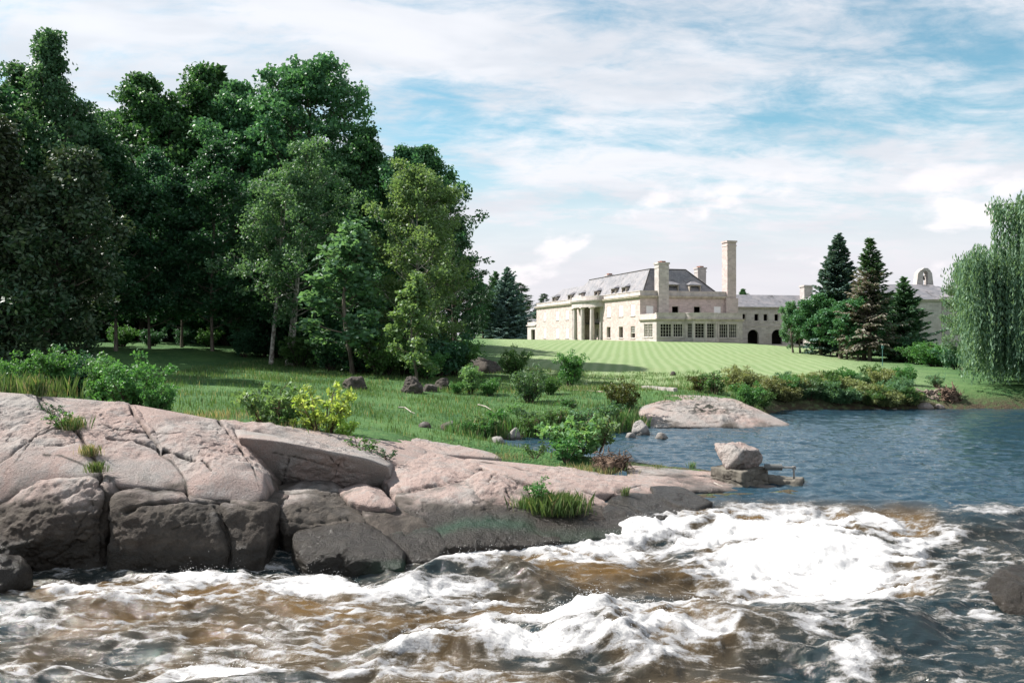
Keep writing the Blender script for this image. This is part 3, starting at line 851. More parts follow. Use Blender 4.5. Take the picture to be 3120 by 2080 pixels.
for (px, py, w, h, lab) in [
        (948, 902, 62, 52, 'big grey boulder in the shade at the edge of the wood'),
        (1018, 893, 44, 30, 'pale square boulder beside the big grey one'),
        (985, 898, 40, 20, 'low pale boulder between the big grey one and the square one'),
        (815, 893, 60, 40, 'dark boulder half hidden under the woodland shrubs'),
        (1115, 852, 110, 34, 'broad flat pale rock outcropping from the lawn beside the wood')]:
    g0 = gpix(px, py)
    boulder('boulder', lab, px, py, w, h * 1.15, g0.y, 70 + k, z0=g0.z - .25 * h / FPX * g0.y, amp=.12, pink=-.5)
    k += 1

# ------------------------------------------------------------------ buildings
def mat_stone(name, ca, cb, cm, sx=.62, sy=.27, rough=.85):
    m, N = mat_new(name)
    co = N.n('ShaderNodeTexCoord').outputs['Object']
    sp = N.n('ShaderNodeSeparateXYZ', ins={0: co})
    uvw = N.n('ShaderNodeCombineXYZ', ins={0: N.math('ADD', sp.outputs[0], sp.outputs[1]), 1: sp.outputs[2], 2: 0.0}).outputs[0]
    br = N.n('ShaderNodeTexBrick', ins={'Vector': uvw, 'Color1': ca + (1,), 'Color2': cb + (1,), 'Mortar': cm + (1,), 'Scale': 1.0, 'Mortar Size': .014, 'Mortar Smooth': .2, 'Bias': -.1, 'Brick Width': sx, 'Row Height': sy})
    nz = N.noise(co, 1.6, 5, .65)
    nl = N.noise(co, .35, 4, .6)
    c = N.mix(N.math('MULTIPLY', N.step(nz, .45, .75), .45), br.outputs['Color'], tuple(v * .62 for v in ca))
    c = N.mix(N.math('MULTIPLY', N.step(nl, .5, .75), .35), c, (.36, .31, .25))
    bmp = N.n('ShaderNodeBump', ins={'Strength': .5, 'Distance': .05, 'Height': N.math('ADD', nz, N.math('MULTIPLY', br.outputs['Fac'], -.6))}).outputs[0]
    out_surface(N, N.n('ShaderNodeBsdfPrincipled', ins={'Base Color': c, 'Roughness': rough, 'Specular IOR Level': .2, 'Normal': bmp}).outputs[0])
    return m


def mat_plain(name, c, rough=.7, var=.25, scale=2.0, metallic=0.0, c2=None):
    m, N = mat_new(name)
    co = N.n('ShaderNodeTexCoord').outputs['Object']
    nz = N.noise(co, scale, 6, .65)
    nz2 = N.noise(co, scale * 9, 3, .6)
    col = N.mix(N.math('MULTIPLY', N.step(nz, .35, .75), 1.0), c, c2 or tuple(v * (1 - var) for v in c))
    col = N.mix(N.math('MULTIPLY', N.step(nz2, .5, .8), .35), col, tuple(v * .7 for v in c))
    bmp = N.n('ShaderNodeBump', ins={'Strength': .35, 'Distance': .02, 'Height': nz2}).outputs[0]
    out_surface(N, N.n('ShaderNodeBsdfPrincipled', ins={'Base Color': col, 'Roughness': rough, 'Metallic': metallic, 'Specular IOR Level': .3, 'Normal': bmp}).outputs[0])
    return m


m_wall = mat_stone('pink_limestone', (0.5544, 0.4536, 0.4284), (0.3948, 0.3234, 0.3024), (0.504, 0.4452, 0.42))
m_wall2 = mat_stone('grey_limestone', (0.504, 0.4578, 0.4326), (0.3528, 0.3192, 0.3024), (0.4704, 0.4368, 0.4158), .75, .34)
m_trim = mat_plain('dressed_stone', (0.5376, 0.4788, 0.4578), .8, .4, .8)
m_dirty = mat_plain('stained_trim', (.50, .44, .37), .85, .45, 1.6)
m_board = mat_plain('white_board', (.80, .79, .78), .6, .08, .7)
m_frame = mat_plain('window_paint', (.68, .65, .58), .6, .2, 2)
m_slate, N = mat_new('slate')
co = N.n('ShaderNodeTexCoord').outputs['Object']
sp = N.n('ShaderNodeSeparateXYZ', ins={0: co})
uvw = N.n('ShaderNodeCombineXYZ', ins={0: N.math('ADD', sp.outputs[0], sp.outputs[1]), 1: N.math('MULTIPLY', sp.outputs[2], 1.3), 2: 0.0}).outputs[0]
br = N.n('ShaderNodeTexBrick', ins={'Vector': uvw, 'Color1': (.21, .205, .22, 1), 'Color2': (.135, .135, .15, 1), 'Mortar': (.10, .10, .105, 1), 'Scale': 1.0, 'Mortar Size': .012, 'Brick Width': .42, 'Row Height': .26})
nz = N.noise(co, .7, 6, .7)
c = N.mix(N.math('MULTIPLY', N.step(nz, .44, .62), .7), br.outputs['Color'], (.25, .23, .235))
c = N.mix(N.math('MULTIPLY', N.step(N.noise(co, .5, 5, .75, .5), .56, .66), .85), c, (.07, .065, .065))  # dark patches: tar, plus dormer shadows put into the slate colour
out_surface(N, N.n('ShaderNodeBsdfPrincipled', ins={'Base Color': c, 'Roughness': .62, 'Specular IOR Level': .5}).outputs[0])
m_brick = mat_plain('red_brick', (.30, .14, .10), .9, .4, 4)
m_dark = mat_plain('interior_shade', (.035, .03, .027), .95, .5, 2)  # near-black colour standing in for the shade of unlit rooms
m_iron = mat_plain('dark_iron', (.05, .045, .042), .6, .3, 4)
m_glass, N = mat_new('old_glass')
out_surface(N, N.n('ShaderNodeBsdfPrincipled', ins={'Base Color': (.03, .035, .035, 1), 'Roughness': .08, 'IOR': 1.45}).outputs[0])


class MB:
    def __init__(self):
        self.bm = bmesh.new()

    def box(self, x0, x1, y0, y1, z0, z1):
        r = bmesh.ops.create_cube(self.bm, size=1.0)
        for v in r['verts']:
            v.co = Vector(((x0 + x1) / 2 + v.co.x * (x1 - x0), (y0 + y1) / 2 + v.co.y * (y1 - y0), (z0 + z1) / 2 + v.co.z * (z1 - z0)))
        return self

    def hullp(self, pts):
        vs = [self.bm.verts.new(p) for p in pts]
        bmesh.ops.convex_hull(self.bm, input=vs)
        return self

    def face(self, pts):
        self.bm.faces.new([self.bm.verts.new(p) for p in pts])
        return self

    def cyl(self, a, b, r0, r1=None, n=16, cap=True):
        a, b = Vector(a), Vector(b)
        r1 = r0 if r1 is None else r1
        d = (b - a).normalized()
        u = d.orthogonal().normalized()
        w = d.cross(u)
        A = [self.bm.verts.new(a + (u * math.cos(t) + w * math.sin(t)) * r0) for t in [2 * math.pi * i / n for i in range(n)]]
        Bv = [self.bm.verts.new(b + (u * math.cos(t) + w * math.sin(t)) * r1) for t in [2 * math.pi * i / n for i in range(n)]]
        for i in range(n):
            self.bm.faces.new([A[i], A[(i + 1) % n], Bv[(i + 1) % n], Bv[i]])
        if cap:
            self.bm.faces.new(A[::-1])
            self.bm.faces.new(Bv)
        return self

    def ring(self, path_out, path_in, z0, z1):
        """curved band between two plan curves (same length)"""
        n = len(path_out)
        v = [[self.bm.verts.new((p[0], p[1], z)) for p in path] for path, z in ((path_out, z0), (path_out, z1), (path_in, z1), (path_in, z0))]
        for i in range(n - 1):
            for k in range(4):
                a, b = v[k], v[(k + 1) % 4]
                self.bm.faces.new([a[i], a[i + 1], b[i + 1], b[i]])
        for i in (0, n - 1):
            self.bm.faces.new([v[k][i] for k in range(4)])
        return self

    def build(self, name, mat, parent=None, smooth=False):
        bmesh.ops.recalc_face_normals(self.bm, faces=self.bm.faces)
        me = bpy.data.meshes.new(name)
        self.bm.to_mesh(me)
        self.bm.free()
        if smooth:
            for p in me.polygons:
                p.use_smooth = True
        return link(name, me, mat, parent)


def wall_holes(mb, axis, pos, thick, a0, a1, z0, z1, holes):
    """wall in plane axis=pos..pos+thick spanning a0..a1, z0..z1, with rectangular openings (a0,a1,z0,z1)"""
    As = sorted({a0, a1, *[h[0] for h in holes], *[h[1] for h in holes]})
    Zs = sorted({z0, z1, *[h[2] for h in holes], *[h[3] for h in holes]})
    for i in range(len(As) - 1):
        run = None
        for j in range(len(Zs) - 1):
            ca, cz = (As[i] + As[i + 1]) / 2, (Zs[j] + Zs[j + 1]) / 2
            solid = not any(h[0] < ca < h[1] and h[2] < cz < h[3] for h in holes)
            if solid:
                run = [Zs[j], Zs[j + 1]] if run is None else [run[0], Zs[j + 1]]
            if run and (not solid or j == len(Zs) - 2):
                if axis == 'x':
                    mb.box(pos, pos + thick, As[i], As[i + 1], run[0], run[1])
                else:
                    mb.box(As[i], As[i + 1], pos, pos + thick, run[0], run[1])
                run = None


def window(parent, axis, pos, a0, a1, z0, z1, kind, inward=1, cols=3, rows=4):
    """one window as a part: frame + sill; board, panes or an empty dark hole"""
    f = MB()
    t = .07
    p0, p1 = (pos + .10 * inward, pos + .20 * inward)
    p0, p1 = min(p0, p1), max(p0, p1)

    def bx(m, A0, A1, Z0, Z1, q0=p0, q1=p1):
        if axis == 'x':
            m.box(q0, q1, A0, A1, Z0, Z1)
        else:
            m.box(A0, A1, q0, q1, Z0, Z1)
    bx(f, a0, a0 + t, z0, z1)
    bx(f, a1 - t, a1, z0, z1)
    bx(f, a0 + t, a1 - t, z1 - t, z1)
    bx(f, a0 + t, a1 - t, z0, z0 + t)
    if kind in ('grid', 'sash'):
        zb = z0 if kind == 'grid' else z0 + .45 * (z1 - z0)
        if kind == 'sash':
            bx(f, a0 + t, a1 - t, zb - .04, zb + .05)
        for i in range(1, cols):
            a = a0 + (a1 - a0) * i / cols
            bx(f, a - .02, a + .02, zb + t, z1 - t, p0 + .01, p1 - .01)
        for j in range(1, rows):
            z = zb + (z1 - zb) * j / rows
            bx(f, a0 + t, a1 - t, z - .018, z + .018, p0 + .02, p1 - .02)
    w = f.build('window', m_frame, parent)
    s = MB()
    q0, q1 = sorted((pos - .10 * inward, pos + .12 * inward))
    bx(s, a0 - .12, a1 + .12, z0 - .14, z0 - .004, q0, q1)
    s.build('sill', m_trim, w)
    if kind == 'board':
        b = MB()
        q0, q1 = sorted((pos + .05 * inward, pos + .085 * inward))
        bx(b, a0 + .01, a1 - .01, z0 + .01, z1 - .01, q0, q1)
        b.build('board', m_board, w)
    elif kind == 'sash':
        b = MB()
        q0, q1 = sorted((pos + .145 * inward, pos + .15 * inward))
        bx(b, a0 + t, a1 - t, z0 + .45 * (z1 - z0), z1 - t, q0, q1)
        b.build('pane', m_glass, w)
    return w


ROT = math.atan2(.264, .9645)
C0 = P(1470, 783, 130)
C0.z -= .1
house = empty('mansion', C0, ROT)
tag(house, 'derelict pink stone mansion with columned porch and slate roof on the mown rise', 'house')
CA, SA = math.cos(ROT), math.sin(ROT)


def zx2r(zx):
    return ((1560 + zx / 2.94) / 1.3265 - CX) / FPX


def s_at(zx, t=0.0):
    r = zx2r(zx)
    return ((C0.x + CA * t) - r * (C0.y + SA * t)) / (SA + CA * r)


def t_at(zx, s=0.0):
    r = zx2r(zx)
    return (r * (C0.y + CA * s) - (C0.x - SA * s)) / (CA - SA * r)


LEN = s_at(220)
DEP = t_at(1925)
HW = 6.85     # wall height under the cornice
# --- front wall (faces the wood)
holes, wins = [], []
for zx in (293, 408, 492, 865, 975, 1082):
    s = s_at(zx)
    w = .85
    kind_lo = 'board' if zx < 600 else ('open' if zx < 1000 else 'sash')
    wins.append((s - w, s + w, 4.15, 5.95, 'board'))
    wins.append((s - w, s + w, .45 if zx < 600 else .55, 2.45, kind_lo))
R0, R1 = 16.3, 27.6     # recessed porch
front = MB()
wall_holes(front, 'x', 0, .5, 0, R0, -.6, HW, [w[:4] for w in wins if w[0] < R0])
wall_holes(front, 'x', 0, .5, R1, LEN, -.6, HW, [w[:4] for w in wins if w[0] > R1])
front.box(0.5, 3.0, R0 - .5, R0, -.6, HW)
front.box(0.5, 3.0, R1, R1 + .5, -.6, HW)
pw = [(R0 + 2.0, R0 + 3.0, .9, 2.3), (R0 + 1.9, R0 + 3.1, 3.9, 5.4), (R0 + 4.9, R0 + 6.4, 3.6, 5.6), (R1 - 3.1, R1 - 1.9, 3.9, 5.4), (R1 - 3.0, R1 - 2.0, .9, 2.3)]
door = (R0 + 4.7, R0 + 6.6, 0, 3.0)
wall_holes(front, 'x', 2.5, .5, R0, R1, -.6, HW, pw + [door])
# --- end wall (faces the river)
ew = []
for zx, k in ((1235, 'board'), (1465, 'open'), (1660, 'open'), (1840, 'board')):
    t = t_at(zx)
    ew.append((t - .62, t + .62, 4.25, 5.65, k))
wall_holes(front, 'y', 0, .5, .5, DEP, -.6, HW, [w[:4] for w in ew] + [(2, 4, .1, 2.6), (6, 9, .1, 2.6)])
front.box(DEP - .5, DEP, .5, LEN, -.6, HW)
front.box(.5, DEP - .5, LEN - .5, LEN, -.6, HW)
front.build('wall', m_wall, house)
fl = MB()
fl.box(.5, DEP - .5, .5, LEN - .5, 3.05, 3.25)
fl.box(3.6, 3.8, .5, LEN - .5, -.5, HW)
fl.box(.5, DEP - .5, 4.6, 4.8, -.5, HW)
fl.build('floor_slab', m_dark, house)  # unseen floor and partitions, painted dark for shaded rooms
for w in wins:
    window(house, 'x', 0, *w)
for w in ew:
    window(house, 'y', 0, *w)
for w in pw:
    window(house, 'x', 2.5, *w, 'open')
dr_ = MB()
n = 12
arc = [(R0 + 5.65 + .95 * math.cos(math.pi * i / n), 2.05 + .95 * math.sin(math.pi * i / n)) for i in range(n + 1)]
for i in range(n):
    (a, z), (a2, z2) = arc[i], arc[i + 1]
    dr_.hullp([(2.46, a, z), (2.46, a2, z2), (2.46, a, 3.02), (2.46, a2, 3.02), (2.96, a, z), (2.96, a2, z2), (2.96, a, 3.02), (2.96, a2, 3.02)])
dr_.build('door_arch', m_trim, house)
# --- cornice, parapet
cor = MB()
for z0, z1, o in ((HW, HW + .16, .14), (HW + .16, HW + .34, .38), (HW + .34, HW + .42, .46)):
    cor.box(-o, .5, -o, 15.6, z0, z1)
    cor.box(-o, .5, 28.4, LEN + o, z0, z1)
    cor.box(.5, DEP + o, -o, .5, z0, z1)
    cor.box(.5, DEP + o, LEN - .5, LEN + o, z0, z1)
    cor.box(DEP - .5, DEP + o, .5, LEN - .5, z0, z1)
cor.build('cornice', m_dirty, house)
par = MB()
pz0, pz1 = HW + .42, HW + 1.08
par.box(0, .42, 0, 15.6, pz0, pz1)
par.box(0, .42, 28.4, LEN, pz0, pz1)
par.box(.42, DEP, 0, .42, pz0, pz1)
par.box(DEP - .42, DEP, .42, LEN, pz0, pz1)
par.box(.42, DEP - .42, LEN - .42, LEN, pz0, pz1)
par.box(-.08, .5, -.08, 15.6, pz1, pz1 + .12)
par.box(-.08, .5, 28.4, LEN + .08, pz1, pz1 + .12)
par.box(.5, DEP + .08, -.08, .5, pz1, pz1 + .12)
par.build('parapet', m_trim, house)
# --- rounded porch
porch_c, pa, pb = 22.0, 6.5, 2.7


def ell(k, n=25, grow=0.0, pb_=None):
    th = -math.pi / 2 + math.pi * k / (n - 1)
    return (-( (pb_ or pb) + grow) * math.cos(th), porch_c + (pa + grow) * math.sin(th))


porch = MB()
porch.ring([ell(k, grow=.05) for k in range(25)], [ell(k, grow=-.7) for k in range(25)], 6.0, HW)
porch.box(-.2, 2.5, R0 - .8, R1 + .8, 6.3, HW - .01)
porch.hullp([ell(k, grow=-.6) + (6.5,) for k in range(25)] + [ell(k, grow=-.6) + (HW - .02,) for k in range(25)])
for z0, z1, o in ((HW, HW + .16, .14), (HW + .16, HW + .34, .38), (HW + .34, HW + .42, .46)):
    porch.ring([ell(k, grow=o) for k in range(25)], [ell(k, grow=-.6) for k in range(25)], z0, z1)
pe = porch.build('porch_entablature', m_trim, house)
pp = MB()
pp.ring([ell(k) for k in range(25)], [ell(k, grow=-.45) for k in range(25)], pz0, pz1 + .05)
pp.box(-1.2, -.7, porch_c + 1.5, porch_c + 5.0, pz1, pz1 + .5)
pp.build('porch_parapet', m_trim, house)
st = MB()
st.hullp([ell(k, grow=.4) + (z,) for k in range(25) for z in (-.7, .05)])
st.build('porch_step', m_trim, house)
for s in (26.8, 24.0, 20.0, 17.2):
    th = math.asin(max(-1, min(1, (s - porch_c) / pa)))
    t = -pb * math.cos(th) + .35
    cm_ = MB()
    cm_.cyl((t, s, .3), (t, s, 2.2), .42, .42)
    cm_.cyl((t, s, 2.2), (t, s, 5.7), .42, .34)
    cm_.cyl((t, s, 5.65), (t, s, 5.85), .36, .5)
    cm_.box(t - .5, t + .5, s - .5, s + .5, 5.85, 6.0)
    cm_.cyl((t, s, .12), (t, s, .3), .52, .46)
    cm_.box(t - .55, t + .55, s - .55, s + .55, .0, .12)
    cm_.build('column', m_trim, house)
for s in (R0 + .35, R1 - .35):
    MB().box(-.1, .5, s - .35, s + .35, 0, 6.0).build('pilaster', m_trim, house)


# --- slate roof: two hipped decks
def frustum(x0, x1, y0, y1, z0, X0, X1, Y0, Y1, z1):
    m = MB()
    m.hullp([(x0, y0, z0), (x1, y0, z0), (x1, y1, z0), (x0, y1, z0), (X0, Y0, z1), (X1, Y0, z1), (X1, Y1, z1), (X0, Y1, z1)])
    return m


RZ = 7.25
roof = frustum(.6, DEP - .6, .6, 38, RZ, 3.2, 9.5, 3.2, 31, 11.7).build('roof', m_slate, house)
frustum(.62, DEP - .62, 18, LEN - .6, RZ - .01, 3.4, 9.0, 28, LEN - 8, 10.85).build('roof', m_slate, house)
rid = MB()
rid.cyl((3.2, 3.2, 11.74), (9.5, 3.2, 11.74), .09, n=6)
rid.cyl((3.2, 3.2, 11.74), (3.2, 31, 11.74), .09, n=6)
rid.cyl((.6, .6, RZ + .05), (3.2, 3.2, 11.74), .09, n=6)
rid.cyl((DEP - .6, .6, RZ + .05), (9.5, 3.2, 11.74), .09, n=6)
rid.build('ridge_cap', m_iron, roof)


def dormer(c, front_pos, axis, w=.95, z0=7.6, z1=9.05, deep=2.4, roof_drop=-.75):
    """axis 'x': looks along -x from the long roof slope; 'y': from the end slope"""
    def T(a, d, z):
        return (front_pos + d, c + a, z) if axis == 'x' else (c + a, front_pos + d, z)
    m = MB()
    m.hullp([T(a, d, z) for a in (-w, -w + .14) for d in (0, deep) for z in (z0 - .6, z1)])
    m.hullp([T(a, d, z) for a in (w - .14, w) for d in (0, deep) for z in (z0 - .6, z1)])
    m.hullp([T(a, d, z) for a in (-w + .14, w - .14) for d in (0, .14) for z in (z0 - .6, z0 + .1)])
    m.hullp([T(a, d, z) for a in (-w + .14, w - .14) for d in (0, .14) for z in (z1 - .12, z1)])
    o = m.build('dormer', m_dirty, house)
    q = MB()
    q.hullp([T(a, d, z) for (a, d, z) in ((-w - .2, -.25, z1), (w + .2, -.25, z1), (-w - .2, -.25, z1 + .1), (w + .2, -.25, z1 + .1), (-w - .2, deep - .5, z1 + .3), (w + .2, deep - .5, z1 + .3),
                                          (-.3, .75, z1 + .62), (.3, .75, z1 + .62), (-.3, deep, z1 + .68), (.3, deep, z1 + .68))])
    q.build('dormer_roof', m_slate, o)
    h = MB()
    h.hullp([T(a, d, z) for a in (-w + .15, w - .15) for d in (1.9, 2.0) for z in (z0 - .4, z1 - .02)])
    h.build('shade_panel', m_dark, o)  # dark panel added inside so the dormer opening reads as shade


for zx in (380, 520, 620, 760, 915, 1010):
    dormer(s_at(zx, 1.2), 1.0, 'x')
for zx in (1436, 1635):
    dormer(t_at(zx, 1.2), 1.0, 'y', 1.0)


# --- chimneys
def chimney(t0, t1, s0, s1, z0, z1, name='chimney', cap=True, mat=None):
    m = MB()
    m.box(t0, t1, s0, s1, z0, z1 - .9)
    m.box(t0 - .06, t1 + .06, s0 - .06, s1 + .06, z1 - .9, z1 - .72)
    m.box(t0 - .002, t1 + .002, s0 - .002, s1 + .002, z1 - .72, z1 - .28)
    m.box(t0 - .13, t1 + .13, s0 - .13, s1 + .13, z1 - .28, z1)
    o = m.build(name, mat or m_wall2, house)
    if cap:
        c_ = MB()
        for k in range(4):
            y = s0 + (s1 - s0) * (k + .5) / 4
            c_.box((t0 + t1) / 2 - .35, (t0 + t1) / 2 + .35, y - .14, y + .14, z1 - .004, z1 + .22 + .04 * (k % 2))
        c_.build('chimney_top', m_brick, o)
    return o


tc0 = t_at(1350)
chimney(tc0 - .95, tc0 + .80, -.55, 1.0, -.3, 12.5)
tt = DEP
tall = chimney(tt - .15, tt + 1.45, -.4, 1.3, 3.9, 16.3, cap=False, mat=m_wall)
MB().box(tt - .45, tt + 1.7, -.6, 1.6, -.5, 7.0).build('chimney_base', m_wall, tall)
tch = t_at(1702, 12.0)
chimney(tch - .8, tch + .8, 12.0, 13.4, 7.0, 13.0)
chimney(5.2, 6.4, 26.5, 27.6, 11.0, 12.5)
# --- sun room towards the river
SR, TR = 6.0, t_at(2065, -6.0)
b0, b1 = t_at(1555, -6.0), t_at(1845, -6.0)
sr = MB()
gw = [(t_at(1330, -6), t_at(1432, -6), .75, 2.75), (t_at(1446, -6), t_at(1532, -6), .75, 2.75), (t_at(1858, -6), t_at(1935, -6), .6, 2.75), (t_at(1945, -6), t_at(2015, -6), .6, 2.75)]
wall_holes(sr, 'y', -SR, .4, 0, b0, -.7, 3.2, [g for g in gw if g[0] < b0])
sw = [(-4.6, -3.1, .75, 2.75), (-3.0, -1.5, .75, 2.75)]
wall_holes(sr, 'x', .0, .4, -SR + .4, 0, -.7, 3.2, sw)
sr.build('sunroom_wall', m_wall2, house)
sr = MB()
wall_holes(sr, 'y', -SR, .4, b1, TR, -.7, 3.2, [g for g in gw if g[0] > b1])
sr.box(TR - .4, TR, -SR + .4, 0, -.7, 3.2)
sr.build('sunroom_wall', m_wall2, house)
for g in gw:
    window(house, 'y', -SR, *g, 'grid', cols=4, rows=4)
for g in sw:
    window(house, 'x', 0, *g, 'grid', cols=3, rows=5)


def bow(k, n=17, grow=0.0):
    th = -math.pi / 2 + math.pi * k / (n - 1)
    return ((b0 + b1) / 2 + ((b1 - b0) / 2 + grow) * math.sin(th), -SR - (1.25 + grow) * math.cos(th))


st_ = MB()
for z0, z1, o in ((3.2, 3.38, .18), (3.38, 3.5, .32)):
    st_.box(-o, TR + o, -SR - o, 0, z0, z1)
    st_.ring([bow(k, grow=o) for k in range(17)], [bow(k, grow=-.5) for k in range(17)], z0, z1)
st_.hullp([bow(k, grow=-.3) + (z,) for k in range(17) for z in (3.21, 3.45)])
st_.build('sunroom_cornice', m_dirty, house)
sp_ = MB()
sp_.box(0, b0, -SR, -SR + .35, 3.5, 4.3)
sp_.box(b1, TR, -SR, -SR + .35, 3.5, 4.3)
sp_.box(0, .35, -SR + .35, 0, 3.5, 4.3)
sp_.box(TR - .35, TR, -SR + .35, 0, 3.5, 4.3)
sp_.ring([bow(k) for k in range(17)], [bow(k, grow=-.35) for k in range(17)], 3.5, 4.3)
sp_.box(-.06, b0, -SR - .06, -SR + .41, 4.3, 4.42)
sp_.box(b1, TR + .06, -SR - .06, -SR + .41, 4.3, 4.42)
sp_.ring([bow(k, grow=.06) for k in range(17)], [bow(k, grow=-.41) for k in range(17)], 4.3, 4.42)
sp_.build('sunroom_parapet', m_trim, house)
bs = MB()
bs.ring([bow(k) for k in range(17)], [bow(k, grow=-.3) for k in range(17)], -.7, .6)
bs.ring([bow(k) for k in range(17)], [bow(k, grow=-.3) for k in range(17)], 2.8, 3.2)
bs.build('bow_wall', m_trim, house)
for k in (0, 4, 8, 12, 16):
    p = bow(k, grow=-.12)
    MB().cyl((p[0], p[1], -.5), (p[0], p[1], 3.2), .27, .24, 12).build('column', m_trim, house)
for i, (ka, kb) in enumerate(((0, 4), (4, 8), (8, 12), (12, 16))):
    A, B2 = Vector(bow(ka, grow=-.15)), Vector(bow(kb, grow=-.15))
    f = MB()
    for q in (0, 2, 4, 6):
        e = A.lerp(B2, .12 + .76 * q / 6)
        f.cyl((e.x, e.y, .6), (e.x, e.y, 2.8), .022 if q % 6 else .05, n=6, cap=False)
    for q in range(6):
        z = .66 + 2.08 * q / 5
        a, b = A.lerp(B2, .12), A.lerp(B2, .88)
        f.cyl((a.x, a.y, z), (b.x, b.y, z), .02, n=6, cap=False)
    f.build('window', m_frame, house)
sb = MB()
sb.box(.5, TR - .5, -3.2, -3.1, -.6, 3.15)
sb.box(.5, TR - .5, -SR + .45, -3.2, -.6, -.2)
sb.build('dark_inner_wall', m_dark, house)  # added dark back wall and floor so the sunroom reads as shaded
# --- low porch at the far end
fp = MB()
wall_holes(fp, 'x', 0, .4, LEN, LEN + 7.2, -.6, 3.1, [(LEN + 1.2, LEN + 4.2, -.2, 2.3)])
fp.box(.4, 8, LEN + 6.8, LEN + 7.2, -.6, 3.1)
fp.box(-.25, 8, LEN + .48, LEN + 7.45, 3.1, 3.35)
fp.box(0, .4, LEN, LEN + 7.2, 3.35, 4.0)
fp.box(.4, 8, LEN + 6.8, LEN + 7.2, 3.35, 4.0)
fp.box(.4, 8, LEN + .1, LEN + 6.8, 2.9, 3.05)
fp.build('side_porch', m_trim, house)

# ---------------- arcaded wing
WY0 = 138.0
wz = P(1702, 789, WY0)
wing = empty('arcade_wing', (wz.x, wz.y, wz.z), math.radians(12))
tag(wing, 'two storey stone wing with round arches and weathered slate roof beside the tall chimney', 'building')


def wx_at(px):
    r = (px - CX) / FPX
    c_, s_ = math.cos(math.radians(12)), math.sin(math.radians(12))
    return (r * wz.y - wz.x) / (c_ - s_ * r)


WL = wx_at(1960)
wm = MB()
arches = [wx_at(px) for px in (1730, 1785, 1840, 1895, 1945)]
wh = [(a - 1.0, a + 1.0, -.1, 2.35) for a in arches]
uw = []
for px in (1708, 1738, 1759, 1784, 1830, 1870, 1915):
    a = wx_at(px)
    uw.append((a - .42, a + .42, 3.75, 5.0))
wall_holes(wm, 'y', 0, .5, -3.0, WL, -2.5, 5.9, wh + uw)
wm.box(-3, -2.5, .5, 9, -2, 5.9)
wm.box(WL - .5, WL, .5, 9, -2.5, 5.9)
wm.box(-2.5, WL - .5, 8.5, 9, -2.5, 5.9)
for a in arches:
    n = 10
    arc = [(a + 1.0 * math.cos(math.pi * i / n), 1.35 + 1.0 * math.sin(math.pi * i / n)) for i in range(n + 1)]
    for i in range(n):
        (x1, z1), (x2, z2) = arc[i], arc[i + 1]
        wm.hullp([(x1, .02, z1), (x2, .02, z2), (x1, .02, 2.37), (x2, .02, 2.37), (x1, .47, z1), (x2, .47, z2), (x1, .47, 2.37), (x2, .47, 2.37)])
wm.build('wall', m_wall2, wing)
MB().box(-2.4, WL - .6, 3.2, 3.4, -2, 5.8).build('dark_inner_wall', m_dark, wing)
MB().box(-3.08, WL + .08, -.10, 9.1, 2.9, 3.08).build('string_course', m_trim, wing)
MB().box(-3.3, WL + .3, -.32, 9.3, 5.9, 6.12).build('cornice', m_dirty, wing)
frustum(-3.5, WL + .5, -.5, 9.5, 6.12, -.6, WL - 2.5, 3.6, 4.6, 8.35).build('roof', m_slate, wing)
for (a0, a1, z0, z1) in uw:
    window(wing, 'y', 0, a0, a1, z0, z1, 'open')
c_ = wx_at(1866)
MB().box(c_ - .8, c_ + .8, 1.2, 2.6, 5.8, 10.0).box(c_ - .95, c_ + .95, 1.05, 2.75, 9.7, 9.9).build('chimney', m_wall2, wing)
# low terrace wall in front of the wing
tw0 = P(1740, 800, 130)
tw = empty('terrace_wall', (tw0.x, tw0.y, tw0.z), math.radians(5))
tag(tw, 'low pale stone terrace wall running in front of the arches', 'wall')
TL = 24.0
MB().box(0, TL, 0, .4, -1.5, .35).build('wall', m_wall2, tw)
MB().box(-.06, TL + .06, -.06, .46, .35, .47).build('coping', m_trim, tw)

# ---------------- chapel building with bellcote
ch0 = P(2180, 800, 118)
chap = empty('chapel', (ch0.x, ch0.y, 1.2), math.radians(10))
tag(chap, 'pale stone chapel with round slate roofed end and open bellcote behind the spruces', 'building')
cw = MB()
wall_holes(cw, 'y', -1.0, .5, -17.5, -2.0, -1.2, 7.6, [(-11.2, -10.3, .7, 1.3), (-5.4, -3.6, .2, 1.5), (-14.2, -13.2, 3.2, 5.6), (-9.8, -8.8, 3.2, 5.6), (-6.2, -5.2, 3.2, 5.6)])
cw.box(-17.5, -17.0, -.5, 9, -1.2, 7.6)
cw.box(-17.5, 3.5, 8.5, 9, -1.2, 7.6)
NS = 20
for i in range(NS):
    t0, t1 = [math.pi * (-1.15 + 1.3 * k / NS) for k in (i, i + 1)]
    cw.hullp([(r_ * math.cos(t) + 0.4, r_ * math.sin(t) + 3.4, z) for r_ in (4.2, 3.8) for t in (t0, t1) for z in (-1.5, 7.9)])
cw.build('wall', m_wall2, chap)
MB().box(-17.3, -2, 2.0, 2.2, -1, 7.5).build('dark_inner_wall', m_dark, chap)
ap = MB()
ap.ring([(4.6 * math.cos(t) + .4, 4.6 * math.sin(t) + 3.4) for t in np.linspace(0, 2 * math.pi, 25)], [(3.7 * math.cos(t) + .4, 3.7 * math.sin(t) + 3.4) for t in np.linspace(0, 2 * math.pi, 25)], 7.9, 8.2)
ap.box(-17.8, -2, -1.3, 9.2, 7.6, 7.85)
ap.build('cornice', m_dirty, chap)
cr = MB()
cr.cyl((.4, 3.4, 8.2), (.4, 3.4, 10.0), 4.75, .35, 24)
cr.build('apse_roof', m_slate, chap)
